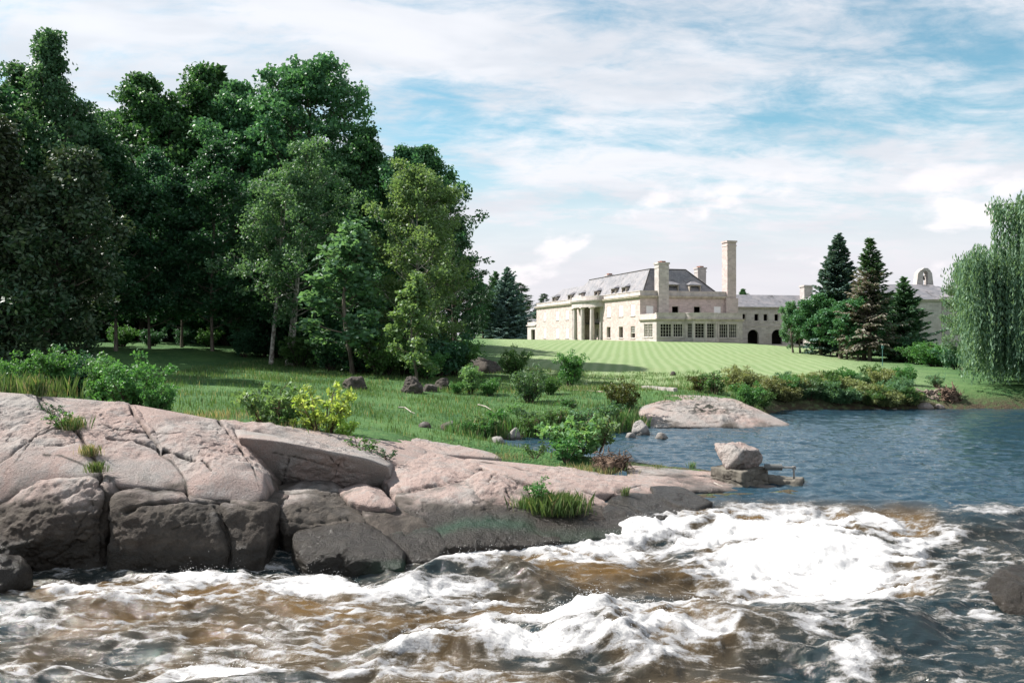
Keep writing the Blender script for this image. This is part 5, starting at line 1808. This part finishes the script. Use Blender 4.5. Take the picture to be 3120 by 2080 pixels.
# undergrowth along the edge of the wood
under = [(690, 57, 2.6, 'maple shrub at the foot of the birch clump'), (760, 54, 2.8, 'dark shrub beside the birch stems'), (830, 53, 2.6, 'dark shrub above the half hidden boulder'),
         (880, 51, 3.0, 'tall dark shrub behind the big grey boulder'), (930, 53, 3.2, 'dark shrub under the pale birch'), (1010, 53, 3.2, 'dark shrub under the outermost maple'),
         (1050, 55, 2.8, 'dark shrub below the ragged pine'), (560, 60, 2.2, 'dark shrub on the clearing side of the birch clump'), (600, 62, 2.4, 'dark shrub beside the white birch stems'),
         (480, 66, 1.6, 'low dark shrub at the back of the clearing'), (420, 66, 1.6, 'low dark shrub under the pale aspen trunk'), (350, 65, 1.6, 'low dark shrub behind the shaded grass'),
         (280, 63, 1.8, 'low dark shrub at the cedar end of the clearing'), (720, 60, 4.0, 'tall dark shrub behind the birch stems'), (845, 57, 4.5, 'tall dark shrub under the dark maple'), (980, 50, 2.0, 'round shrub beside the sapling')]
for i, (px, Y, h, lab) in enumerate(under):
    loc = at_px(px, Y)
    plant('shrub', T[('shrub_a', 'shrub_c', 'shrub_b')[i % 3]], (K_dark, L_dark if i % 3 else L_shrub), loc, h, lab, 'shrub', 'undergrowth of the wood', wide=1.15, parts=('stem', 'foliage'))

# ---- trees behind the mansion's far end
back_trees = [('spruce_tree', 'spruce_c', L_spr, 1138, 204, 622, .9, 'slim distant spruce nearest the wood'), ('spruce_tree', 'spruce_c', L_blue, 1166, 200, 612, 1.0, 'tallest distant spruce beside the mansion'),
              ('maple_tree', 'maple_b', L_maple, 1110, 198, 650, 1.1, 'distant pale maple behind the slim spruce'), ('pine_tree', 'pine', L_pine, 1212, 222, 648, 1.8, 'broad distant pine behind the low porch of the mansion'),
              ('pine_tree', 'pine', L_pine, 1250, 238, 672, 1.6, 'small distant pine peeping over the mansion parapet'), ('spruce_tree', 'spruce_c', L_spr, 1190, 212, 668, 1.2, 'short distant spruce between tall spruce and broad pine'),
              ('maple_tree', 'maple_b', L_dark, 1090, 190, 690, 1.3, 'distant dark maple at the lawn head'), ('spruce_tree', 'spruce_c', L_blue, 1150, 196, 700, 1.3, 'low grey green spruce on the lawn head'),
              ('spruce_tree', 'spruce_c', L_blue, 1190, 203, 712, 1.5, 'low spreading blue spruce beside the mansion porch'),
              ('maple_tree', 'maple_b', L_maple, 1712, 190, 665, .8, 'distant tree top behind the roof of the arcaded wing')]
for (nm, pk, lm, px, Y, tp_, wd, lab) in back_trees:
    loc = at_px(px, Y)
    plant(nm, T[pk], (K_dark, lm), loc, top_h(loc, tp_), lab, 'tree', 'distant trees round the mansion', wide=wd)

# ---- trees on the lawn
for (nm, pk, lm, bk, px, Y, tp_, wd, lab) in [
        ('spruce_tree', 'spruce_blue', L_blue, K_dark, 1925, 97, 533, 1.05, 'tall dense blue spruce on the lawn in front of the arcaded wing'),
        ('spruce_tree', 'spruce_b', L_spr, K_grey, 1998, 88, 543, 1.0, 'half dead spruce with bare grey side next to the blue spruce'),
        ('spruce_tree', 'spruce_c', L_spr, K_dark, 2076, 90, 634, 1.0, 'smaller green spruce in front of the chapel'),
        ('orchard_tree', 'round_small', L_maple, K_grey, 1868, 98, 690, 1.0, 'low round crowned tree with twisted trunk beside the arches'),
        ('orchard_tree', 'round_small', L_birch, K_grey, 1838, 101, 705, .75, 'low grey green tree nearest the arches'),
        ('orchard_tree', 'round_small', L_maple, K_dark, 1935, 91, 690, 1.25, 'low round tree in front of the blue spruce'),
        ('orchard_tree', 'round_small', L_maple, K_dark, 1968, 89, 725, 1.0, 'low leaning tree beside the half dead spruce'),
        ('orchard_tree', 'round_small', L_birch, K_dark, 2138, 84, 790, 1.1, 'bushy tree beside the smaller green spruce'),
        ('poplar_tree', 'poplar_b', L_wil, K_birch, 2212, 64, 612, .9, 'grey green poplar with white trunk standing beside the willow')]:
    loc = at_px(px, Y)
    plant(nm, T[pk], (bk, lm), loc, top_h(loc, tp_), lab, 'tree', wide=wd, rz=0.0 if pk == 'spruce_b' else None)
loc = at_px(2424, 47.5)
plant('willow_tree', T['willow'], (K_grey, L_wil), loc, top_h(loc, 405), 'great weeping willow trailing over the water by the driftwood roots', 'tree', wide=.86, rz=5.2)
loc = at_px(2640, 51)
plant('willow_tree', T['willow'], (K_grey, L_wil), loc, 12.0, 'second weeping willow further along the bank past the great one', 'tree', wide=1.1, rz=4.0)
for i in range(22):
    px = -260 + i * 50 + random.uniform(-20, 20)
    loc = at_px(px, random.uniform(70, 84) if px < 640 else random.uniform(62, 70))
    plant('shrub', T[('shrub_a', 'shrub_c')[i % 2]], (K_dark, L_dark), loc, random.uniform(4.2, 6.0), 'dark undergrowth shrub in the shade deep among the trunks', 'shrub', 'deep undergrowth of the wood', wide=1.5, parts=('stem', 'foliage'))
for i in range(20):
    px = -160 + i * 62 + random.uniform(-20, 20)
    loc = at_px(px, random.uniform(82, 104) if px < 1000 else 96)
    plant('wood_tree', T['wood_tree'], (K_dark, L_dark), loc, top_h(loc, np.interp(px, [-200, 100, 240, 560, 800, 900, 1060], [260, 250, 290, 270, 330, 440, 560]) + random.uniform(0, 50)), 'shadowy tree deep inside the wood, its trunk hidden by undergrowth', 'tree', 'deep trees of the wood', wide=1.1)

for i, (px, Y, h, lm, lab) in enumerate([(2110, 82, 2.2, L_shrub, 'green bush under the smaller spruce'), (2150, 78, 2.6, L_shrub, 'green bush between smaller spruce and white poplar trunk'), (2090, 86, 3.0, L_dark, 'dark bush close to the chapel wall'),
                                         (2200, 70, 2.2, L_dark, 'dark bush behind the white poplar trunk'), (2260, 62, 2.4, L_dark, 'dark bush in the shade of the great willow'), (2320, 60, 2.6, L_dark, 'dark bush deep under the great willow'),
                                         (2380, 58, 3.0, L_dark, 'dark bush past the trunk of the great willow'), (2350, 70, 4.0, L_dark, 'tall dark bush behind the willow curtain')]):
    loc = at_px(px, Y)
    plant('shrub', T[('shrub_a', 'shrub_b', 'shrub_c')[i % 3]], (K_dark, lm), loc, h, lab, 'shrub', wide=1.4, parts=('stem', 'foliage'))

# ---- far bank of the pool
bank_mats = (L_bank, L_bank, L_birch, L_bank, L_shrub)
for i in range(26):
    back_row = i % 3 == 2
    px = 1762 + i * 13.2 + random.uniform(-8, 8)
    loc = at_px(px, random.uniform(47.5, 49.0) if back_row else random.uniform(45.15, 46.2))
    h = random.uniform(.8, 1.25) if back_row else random.uniform(1.0, 1.55)
    plant('willow_bush', T[('bank_a', 'bank_b', 'shrub_b')[i % 3]], (K_root, bank_mats[i % 5]), loc, h, ('willow bush at the lawn side of the far bank thicket' if back_row else 'yellowish willow bush hanging over the far water edge'), 'bush', 'willow bushes along the far bank', wide=random.uniform(.9, 1.3), parts=('stem', 'foliage'))
for i, (px, py, h, pk, lm, nm, lab, cat) in enumerate([
        (1722, 935, 1.3, 'shrub_b', L_shrub, 'shrub', 'bright green shrub where the bare slab meets the willow bushes', 'shrub'),
        (1752, 938, 1.1, 'shrub_a', L_shrub, 'shrub', 'low dark green shrub at the water beside the willow bushes', 'shrub'),
        (1642, 905, -838, 'tallweed', L_shrub, 'shrub', 'upright green shrub leaning above the bare slab', 'shrub'),
        (1605, 900, 1.1, 'tallweed', L_bronze, 'weed', 'orange tipped weeds beside the upright shrub on the slab', 'weed'),
        (1700, 900, 1.6, 'bank_b', L_bank, 'shrub', 'grey green willow shrub behind the bright green one', 'shrub'),
        (2010, 880, 1.3, 'shrub_b', L_shrub, 'shrub', 'dark green shrub in the grass above the bank willows', 'shrub'),
        (2080, 885, 1.3, 'shrub_a', L_shrub, 'shrub', 'dark green shrub above the driftwood roots', 'shrub'),
        (2150, 890, .9, 'tallweed', L_birch, 'weed', 'feathery weeds between driftwood roots and the willow', 'weed'),
        (1428, 948, -858, 'shrub_a', L_bronze, 'shrub', 'dense dark bronze tinged bush beside the bare slab', 'shrub'),
        (1310, 888, -793, 'shrub_c', L_shrub, 'shrub', 'upright green shrub alone in front of the mown lawn', 'shrub'),
        (1182, 866, -786, 'shrub_a', L_shrub, 'shrub', 'tall green shrub in front of the shaded lawn', 'shrub'),
        (1215, 924, -828, 'shrub_a', L_birch, 'shrub', 'big grey green shrub beside the path', 'shrub'),
        (1262, 905, -850, 'shrub_b', L_shrub, 'shrub', 'round green shrub between the grey green one and the path', 'shrub'),
        (1080, 905, -826, 'shrub_c', L_pale, 'shrub', 'yellow green shrub beside the woodland boulders', 'shrub'),
        (1125, 908, -856, 'shrub_b', L_shrub, 'shrub', 'low green shrub beside the yellow green one', 'shrub'),
        (1048, 905, -868, 'shrub_b', L_shrub, 'shrub', 'small green shrub against the woodland boulders', 'shrub'),
        (1280, 985, 1.0, 'tallweed', L_shrub, 'weed', 'clump of green reeds at the inlet', 'weed'),
        (1225, 1002, 1.0, 'tallweed', L_shrub, 'weed', 'clump of reeds standing among the inlet stones', 'weed'),
        (1110, 1005, .75, 'leafy', L_shrub, 'shrub', 'dense low green bush at the inner end of the inlet', 'shrub'),
        (1075, 1000, .6, 'leafy', L_shrub, 'shrub', 'smaller low bush beside the one at the inlet end', 'shrub'),
        (1345, 990, 1.1, 'tallweed', L_birch, 'weed', 'tall weeds on the bank beside the bronze bush', 'weed'),
        (1400, 975, 1.1, 'leafy', L_birch, 'shrub', 'green shrub in front of the bronze tinged bush', 'shrub')]):
    loc = gpix(px, py, 26)
    h = h if h > 0 else top_h(loc, -h) * .92
    plant(nm, T[pk], (K_root, lm), loc, h, lab, cat, wide=.95 if pk != 'tallweed' else 1.6, parts=('stem', 'foliage'))

for i in range(16):
    px = random.uniform(1060, 1440)
    py = np.interp(px, [1060, 1130, 1250, 1350, 1440], [985, 1000, 985, 975, 965]) - random.uniform(0, 45) * (px > 1100)
    loc = gpix(px, py, 26)
    plant('weed', T[('tallweed', 'leafy', 'leafy')[i % 3]], (K_root, (L_birch, L_pale, L_pale, L_shrub)[i % 4]), loc, random.uniform(.45, .8), 'loose green weeds growing among stones and reeds of the inlet shore', 'weed', 'weeds of the inlet shore', wide=1.5, parts=('stem', 'foliage'))

# ---- on and behind the outcrop
def on_rock(px, py, Y):
    return P(px, py, Y)


for (px, py, Y, h, pk, lm, nm, lab, wd) in [
        (300, 935, 24.5, 1.75, 'shrub_a', L_shrub, 'shrub', 'big leafy green shrub behind the crest of the pink dome', 1.0),
        (235, 925, 25.5, 1.7, 'shrub_c', L_shrub, 'shrub', 'leafy green shrub between the tall grass and the big dome shrub', .9),
        (360, 945, 24.0, 1.1, 'shrub_b', L_shrub, 'shrub', 'lower green shrub at the meadow side of the big dome shrub', .9),
        (120, 905, 26.5, 1.8, 'shrub_c', L_shrub, 'shrub', 'dark leafy shrub behind the tall dry grass', .9),
        (170, 910, 28, 1.7, 'shrub_a', L_dark, 'shrub', 'shaded shrub behind the dome below the cedar', .9),
        (30, 905, 26, 1.5, 'shrub_a', L_shrub, 'shrub', 'shrub at the far end of the dome under the cedars', .9),
        (622, 985, 23.6, 1.5, 'leafy', L_pale, 'shrub', 'open green leafy shrub behind the long overhanging block', 1.05),
        (660, 990, 23.4, .7, 'leafy', L_shrub, 'shrub', 'small leafy shrub between the open shrub and the bright sapling', 1.2),
        (742, 988, 23.6, 1.95, 'bright', L_lime, 'sapling', 'bright yellow green sapling on the crest of the ridge', .95),
        (790, 990, 23.4, .65, 'leafy', L_lime, 'shrub', 'low yellow green shoot beside the bright sapling', 1.2),
        (835, 1040, 21.9, .62, 'sparse', L_shrub, 'shrub', 'sparse green shrub growing from the end of the overhanging block', 1.2),
        (890, 1052, 21.4, .35, 'sparse', L_dark, 'shrub', 'little dark shrub at the tip of the overhanging block', 1.3),
        (150, 982, 19.2, .55, 'sparse', L_shrub, 'crack_plant', 'leafy plant rooted in the long crack of the pink dome', 1.2),
        (120, 950, 19.9, .35, 'sparse', L_dark, 'crack_plant', 'small dark plant higher up the same crack of the dome', 1.3),
        (1318, 1052, 25.6, 1.5, 'leafy', L_pale, 'shrub', 'pale yellow green shrub leaning over the root wad', 1.2),
        (1372, 1030, 26.0, 1.2, 'leafy', L_pale, 'shrub', 'pale shrub between root wad and inlet', 1.2),
        (1300, 1055, 24.6, .8, 'leafy', L_shrub, 'shrub', 'green shrub on the ridge beside the pale leaning one', 1.2),
        (1230, 1046, 24.8, .6, 'sparse', L_shrub, 'shrub', 'thin green weed on the ridge above the inlet', 1.2),
        (1235, 1172, 19.0, .85, 'tallweed', L_shrub, 'weed', 'tall leafy weed standing in the grass tuft near the white water', 1.0)]:
    loc = P(px, py, Y)
    if Y > 23:
        loc.z = gz(loc.x, loc.y) - .05 if py < 1000 else loc.z
    plant(nm, T[pk], (K_root, lm), loc, h, lab, 'plant' if nm == 'crack_plant' else nm, wide=wd, parts=('stem', 'foliage'))


def tuft(px, py, Y, n, h, rad, label, deadp=.15, w=.0042, z=None):
    rng = np.random.default_rng(int(px * 7 + py))
    c_ = P(px, py, Y)
    XY = np.stack([rng.normal(0, rad, n), rng.normal(0, rad * .6, n)], 1)
    me = blades('grass_tuft', XY, h, w, rng, z=np.zeros(n), deadp=deadp, lean=.45)
    o = link('grass_tuft', me, L_grass)
    o.location = c_ if z is None else (c_.x, c_.y, z)
    tag(o, label, 'grass', 'grass tufts on the rocks')
    if n < 200:
        o['kind'] = 'stuff'
    return o


tuft(1275, 1176, 18.9, 1800, .42, .30, 'bright grass tuft on the wet slabs beside the white water', .08)
tuft(1205, 1168, 19.0, 250, .25, .16, 'small grass tuft beside the bright one on the wet slabs', .15)
tuft(222, 1082, 17.55, 260, .22, .10, 'green grass tuft low in the crack above the dark foot of the dome', .25)
tuft(207, 1045, 18.1, 220, .24, .10, 'straw coloured grass tuft in the crack of the dome', .7)
tuft(85, 908, 20.8, 200, .5, .16, 'tall dry grass growing from the notch on top of the dome', .2)
tuft(20, 905, 22.5, 90, .6, .35, 'tall grass behind the end of the dome', .12)
tuft(120, 912, 22.5, 160, .55, .4, 'tall grass between the dome notch and the shrubs', .12)
tuft(168, 985, 19.15, 200, .3, .16, 'thin grass under the leafy crack plant', .3)
tuft(1590, 1075, 22.9, 60, .2, .05, 'tiny grass tuft on the shelf near the perched boulder', .1)
tuft(1437, 1136, 20.0, 60, .22, .05, 'tiny grass tuft in a joint of the wet slabs', .1)
tuft(1510, 1075, 22.8, 80, .14, .12, 'sparse grass on the shelf beside the root wad', .4)
tuft(1350, 1085, 22.9, 700, .22, .55, 'dry grass fringe along the ridge below the root wad', .65)
tuft(1150, 1052, 24.4, 300, .18, .5, 'dry grass on the ridge beside the inlet', .6)
tuft(640, 992, 22.9, 400, .28, .6, 'straw coloured grass along the back of the overhanging block', .6)
tuft(480, 962, 22.8, 500, .28, .7, 'straw coloured grass where dome and meadow meet', .6)

# ---- meadow and lawn grass, uncountable
rng = np.random.default_rng(5)


def scatter(n, x0, x1, y0, y1, keep):
    XY = np.stack([rng.uniform(x0, x1, n), y0 + (y1 - y0) * rng.uniform(0, 1, n) ** .85], 1)
    return XY[keep(XY)]


mead_keep = lambda q: (poly_sd(q[:, 0], q[:, 1], RIVER) > .35) & (q[:, 0] > -.70 * q[:, 1]) & ((q[:, 1] > 25.2 + .12 * np.maximum(0, 0 - q[:, 0])) | (q[:, 0] < -7.5)) & (np.abs(q[:, 0] - 9) + (q[:, 1] < 42.5) * 0 > -1)
XY = scatter(120000, -18, 14, 23.5, 62, mead_keep)
dens = perlin(XY[:, 0] * .5, XY[:, 1] * .5, seed=9) + .45
XY = XY[rng.uniform(0, 1, len(XY)) < np.clip(dens, .15, 1)]
tall = perlin(XY[:, 0] * .3, XY[:, 1] * .3, seed=19)
tag(link('meadow_grass', blades('meadow_grass', XY, .20 + .12 * np.clip(tall, -.5, 1), .014, rng, deadp=.07), L_grass), 'long green meadow grass behind the granite outcrop', 'grass', kind='stuff')
XY = scatter(9000, -2.5, 7.0, 29.8, 36.5, lambda q: (np.abs(poly_sd(q[:, 0], q[:, 1], RIVER) - .35) < .55))
tag(link('shore_reeds', blades('shore_reeds', XY, .55, .016, rng, deadp=.12), L_grass), 'upright reeds and sedge fringing the inlet', 'reeds', kind='stuff')
XY = scatter(14000, -4, 14, 43.0, 52, lambda q: (poly_sd(q[:, 0], q[:, 1], RIVER) > .2) & (q[:, 1] < 45.5 + 3 * perlin(q[:, 0] * .25, q[:, 1] * .25, seed=3)))
tag(link('bank_grass', blades('bank_grass', XY, .26, .016, rng, deadp=.25), L_grass), 'rough tall grass between the mown lawn and the willow bushes', 'grass', kind='stuff')

# ------------------------------------------------------------------ perched boulder, its base and the pipe
q = B((1646, 1020, 22.9), (1652, 1030, 22.5), (1700, 1021, 23.3), (1742, 1030, 23.0), (1672, 1078, 22.05), (1664, 1066, 22.3), (1697, 1048, 21.85), (1716, 1034, 22.0), (1742, 1034, 22.45), (1757, 1046, 22.9), (1756, 1062, 23.0), (1738, 1077, 22.85), (1700, 1079, 22.4), (1680, 1030, 22.15))
pb_ = block('perched_boulder', q + back(q, .7, -.05), p=24, res=.03, amp=.05, seed=90, pink=.2, stain=-5, wetz=-9, cracks=False)
tag(pb_, 'large angular pale granite boulder perched on stacked dark blocks at the pool edge', 'boulder')
m_block = mat_plain('weathered_dark_stone', (.16, .145, .12), .9, .5, 3.0, c2=(.075, .068, .058))
base_o = empty('stone_plinth', P(1700, 1118, 22.0))
base_o.location.z = -.1
tag(base_o, 'stack of dark squared blocks carrying the perched boulder in the water', 'plinth')
bl = base_o.location


def slab(pts, name, parent, mat, p=44, amp=.035, seed=1):
    o = block(name, pts, parent, p=p, res=.035, amp=amp, seed=seed, stain=9, wetz=.05, cracks=False, mat=mat)
    o.matrix_parent_inverse = Matrix.Translation(-Vector(bl))
    return o


def quad_block(pl_, pr_, pk_, z0, z1):
    """block from three plan corners (left, near, right) seen in the picture"""
    a, b, c_ = [Vector(v) for v in (pl_, pr_, pk_)]
    d = a + (c_ - b)
    return [Vector((v.x, v.y, z)) for v in (a, b, c_, d) for z in (z0, z1)]


n0 = P(1706, 1112, 21.6)
lft = P(1630, 1100, 22.6)
rgt = P(1762, 1100, 22.5)
slab(quad_block((lft.x, lft.y, 0), (n0.x, n0.y, 0), (rgt.x, rgt.y, 0), .16, .42), 'block', base_o, m_block, seed=91)
slab(quad_block((lft.x + .02, lft.y - .02, 0), (n0.x + .02, n0.y + .03, 0), (rgt.x + .25, rgt.y - .05, 0), -.55, .165), 'block', base_o, m_block, seed=92)
a_, b_, c2_ = P(1752, 1100, 22.3), P(1838, 1110, 21.9), P(1846, 1100, 22.6)
slab(quad_block((a_.x, a_.y, 0), (b_.x, b_.y, 0), (c2_.x, c2_.y, 0), -.55, .13), 'block', base_o, m_block, seed=93)
slab(quad_block((a_.x - .5, a_.y - .1, 0), (a_.x + .05, a_.y - .25, 0), (a_.x + .25, a_.y + .4, 0), .12, .30), 'block', base_o, m_block, seed=94)
m_pipe = mat_plain('galvanised_pipe', (.36, .35, .33), .45, .35, 9, metallic=.6)
m_sleeve = mat_plain('grey_sleeve', (.14, .145, .14), .7, .35, 9)
pp0 = P(1745, 1072, 22.2)
pipe = empty('water_pipe', pp0)
tag(pipe, 'grey metal pipe with thick sleeve and elbow beside the perched boulder', 'pipe')
e0, e1 = P(1752, 1072, 22.3) - pp0, P(1824, 1073, 22.2) - pp0
e2 = Vector((e1.x, e1.y, .12 - pp0.z))
pm = MB()
pm.cyl(e0, e1, .028, n=12).cyl(e1 + Vector((-.01, 0, .0)), e2, .028, n=12)
pm.cyl(e1 + Vector((-.055, 0, .0)), e1 + Vector((.042, 0, 0)), .042, n=12).cyl(e1 + Vector((0, 0, .042)), e1 + Vector((0, 0, -.07)), .042, n=12)
pm.build('pipe_run', m_pipe, pipe, smooth=False)
s0, s1 = e0.lerp(e1, .06), e0.lerp(e1, .60)
MB().cyl(s0, s1, .085, n=14).build('sleeve', m_sleeve, pipe)
cl_ = MB()
cl_.cyl(s1, s1.lerp(e1, .06), .092, .06, n=14)
cl_.build('clamp', m_pipe, pipe)


# ------------------------------------------------------------------ drift wood and roots
K_stump = mat_bark('stump_wood', (.27, .22, .185), (.12, .095, .08), 5, .5)


def root_mass(px, py, Y, w, h, n, label, name='root_wad', seed=1, mat=None, thick=.02, z0=None, lean=(0, 0)):
    rng = np.random.default_rng(seed)
    c_ = P(px, py, Y)
    z_ = c_.z if z0 is None else z0
    W_, H_ = w / FPX * Y / 2, h / FPX * Y
    o = empty(name, (c_.x, c_.y, z_))
    tag(o, label, 'driftwood')
    paths = []
    for i in range(n):
        th = rng.uniform(0, 2 * math.pi)
        p0 = np.array([rng.uniform(-.75, .75) * W_, rng.uniform(-.5, .5) * W_, rng.uniform(0, .75) * H_])
        d = np.array([rng.normal() * 1.2 + lean[0], rng.normal() * .8, rng.normal() * .5 + lean[1]])
        L_ = rng.uniform(.25, .9) * W_
        pts = bend(p0, d, L_, rng, 5, curl=-.5, wob=.35)
        e = np.sqrt((pts[:, 0] / (W_ * 1.1)) ** 2 + (pts[:, 2] / (H_ * 1.1) - .1) ** 2)
        pts /= np.maximum(1, e)[:, None]
        pts[:, 2] = np.maximum(pts[:, 2], 0)
        r0 = thick * rng.uniform(.4, 1.4)
        paths.append((pts, np.linspace(r0, r0 * .35, 6)))
    V_, F_ = tubes(paths, 5)
    link('root', mesh_np('root', V_, F_), mat or K_root, o)['kind'] = 'stuff'
    cb_ = block('root_core', [Vector((W_ * .72 * math.cos(t) * s, W_ * .55 * math.sin(t) * s, z)) for t in np.linspace(0, 6.0, 9) for (s, z) in ((1, .0), (.95, H_ * .35), (.5, H_ * .72))], o, p=10, res=max(.03, W_ / 20), amp=.22 * W_, seed=seed + 3, stain=-9, wetz=-9, cracks=False, mat=mat or K_root)
    return o


root_mass(1408, 1079, 23.2, 96, 44, 320, 'tangled brown root wad lying on the ridge by the inlet', seed=201, thick=.014)
root_mass(2135, 934, 46.5, 78, 46, 60, 'grey brown driftwood stump on the far bank above a pale flat stone', seed=202, thick=.07, name='driftwood_stump', mat=K_stump, z0=.15)
root_mass(2180, 938, 46.0, 60, 56, 150, 'dark upturned roots of a fallen tree beside the driftwood stump', seed=203, thick=.045, name='upturned_roots', z0=.0, lean=(0, .6))
for (px, py, w, h, lab) in [(2125, 940, 46, 18, 'pale flat stone under the driftwood stump at the waterline'), (2158, 940, 26, 14, 'small pale stone below the upturned roots')]:
    boulder('stone', lab, px, py, w, h, 45.2, int(px), cat='stone', stain=.05, z0=-.05)


def stick(pts, r, label, name='driftwood_branch', mat=None):
    pts = np.array([tuple(p) for p in pts])
    c_ = pts.mean(0)
    rr = np.linspace(r, r * .4, len(pts))
    V_, F_ = tubes([(pts - c_, rr)], 6)
    o = link(name, mesh_np(name, V_, F_), mat or K_drift)
    o.location = c_
    tag(o, label, 'driftwood')


def gp(px, py, up=.04):
    g = gpix(px, py, 26)
    return (g.x, g.y, g.z + up)


stick([gp(915, 942, .12), gp(930, 944, .14), gp(945, 951, .08), gp(953, 952, .05)], .035, 'short bleached branch lying in the meadow grass')
stick([gp(1098, 934, .1), gp(1115, 938, .1), gp(1136, 950, .06)], .03, 'slanting bleached branch in the meadow above the reeds')
stick([(P(1990, 944, 45)), P(2010, 938, 45), P(2035, 941, 44.8), P(2060, 938, 44.8)], .03, 'thin bare branch dipping into the water below the willow bushes')
stick([P(2215, 945, 45.5), P(2240, 925, 45.8), P(2270, 940, 45.2)], .09, 'thick bare limb reaching from under the willow to the water')
stick([P(1640, 1108, 21.9), P(1668, 1122, 21.6), P(1700, 1133, 21.4)], .02, 'thin stick leaning on the dark blocks under the perched boulder')
# pale stone kerb and worn path behind the bush
kb = [gpix(1478, 893, 30), gpix(1552, 899, 30)]
kd = (kb[1] - kb[0])
o = empty('stone_kerb', kb[0], math.atan2(kd.y, kd.x))
tag(o, 'long pale stone kerb lying behind the bare slab', 'kerb')
ln_ = kd.length
for i in range(4):
    MB().box(ln_ * i / 4 + .015, ln_ * (i + 1) / 4 - .015, -.14, .14, -.15, .17 + .015 * (i % 2)).build('kerb_stone', m_trim, o)
ws = gpix(1546, 862, 30)
boulder('stone', 'white stone standing alone on the mown lawn', 1546, 862, 16, 12, ws.y, 333, cat='stone', z0=ws.z - .05)
m_path = mat_plain('worn_path', (.30, .26, .19), .95, .3, 1.2)
pth = np.array([tuple(gpix(px, py, 30)) for (px, py) in ((1265, 893), (1310, 896), (1345, 897), (1385, 900))])
Vp, Fp = [], []
for i in range(len(pth)):
    for k, dy in enumerate((-.45, .45)):
        Vp.append((pth[i][0], pth[i][1] + dy, gz(pth[i][0], pth[i][1] + dy) + .03))
    if i:
        Fp.append((2 * i - 2, 2 * i, 2 * i + 1, 2 * i - 1))
tag(link('path', mesh_np('path', np.array(Vp), np.array(Fp)), m_path), kind='structure')
gp0 = at_px(2027, 72)
post = empty('marker_post', gp0)
tag(post, 'slim blue green metal marker post standing on the lawn near the spruces', 'post')
m_post = mat_plain('teal_paint', (.10, .22, .21), .5, .2, 8)
MB().cyl((0, 0, -.2), (0, 0, 1.75), .03, n=8).build('pole', m_post, post)
MB().box(-.09, .09, -.02, .02, 1.5, 1.8).build('plate', m_post, post)

# ------------------------------------------------------------------ spray thrown up by the rapids
rng = np.random.default_rng(77)
fz2 = foam * (WX > -12) * (WX < 13) * (WY > 10.8) * (WY < 21)
gyy, gxx = np.gradient(Z)
wgt = (np.clip(fz2 - .75, 0, 1) * (1 + 2.5 * np.clip(chop * 4, 0, 1))).ravel()
idx = rng.choice(wgt.size, size=9000, p=wgt / wgt.sum())
hop = rng.exponential(.055, size=len(idx))
pc = np.stack([WX.ravel()[idx], WY.ravel()[idx], Z.ravel()[idx] + hop], 1) + rng.normal(size=(len(idx), 3)) * .03
rad = rng.uniform(.003, .010, size=len(idx)) * np.where(hop > .12, .7, 1)
tet = np.array([[1, 0, 0], [-1, 0, 0], [0, 1, 0], [0, -1, 0], [0, 0, 1], [0, 0, -1]], float)
oct_f = np.array([[0, 2, 4], [2, 1, 4], [1, 3, 4], [3, 0, 4], [2, 0, 5], [1, 2, 5], [3, 1, 5], [0, 3, 5]])
Vs = (pc[:, None, :] + tet[None] * rad[:, None, None]).reshape(-1, 3)
Fs = (oct_f[None] + 6 * np.arange(len(pc))[:, None, None]).reshape(-1, 3)
m_spray = mat_plain('white_spray', (.55, .55, .55), .4, .05, 5)
tag(link('spray', mesh_np('spray', Vs, Fs), m_spray), 'white spray flung up from the breaking waves', 'spray', kind='stuff')
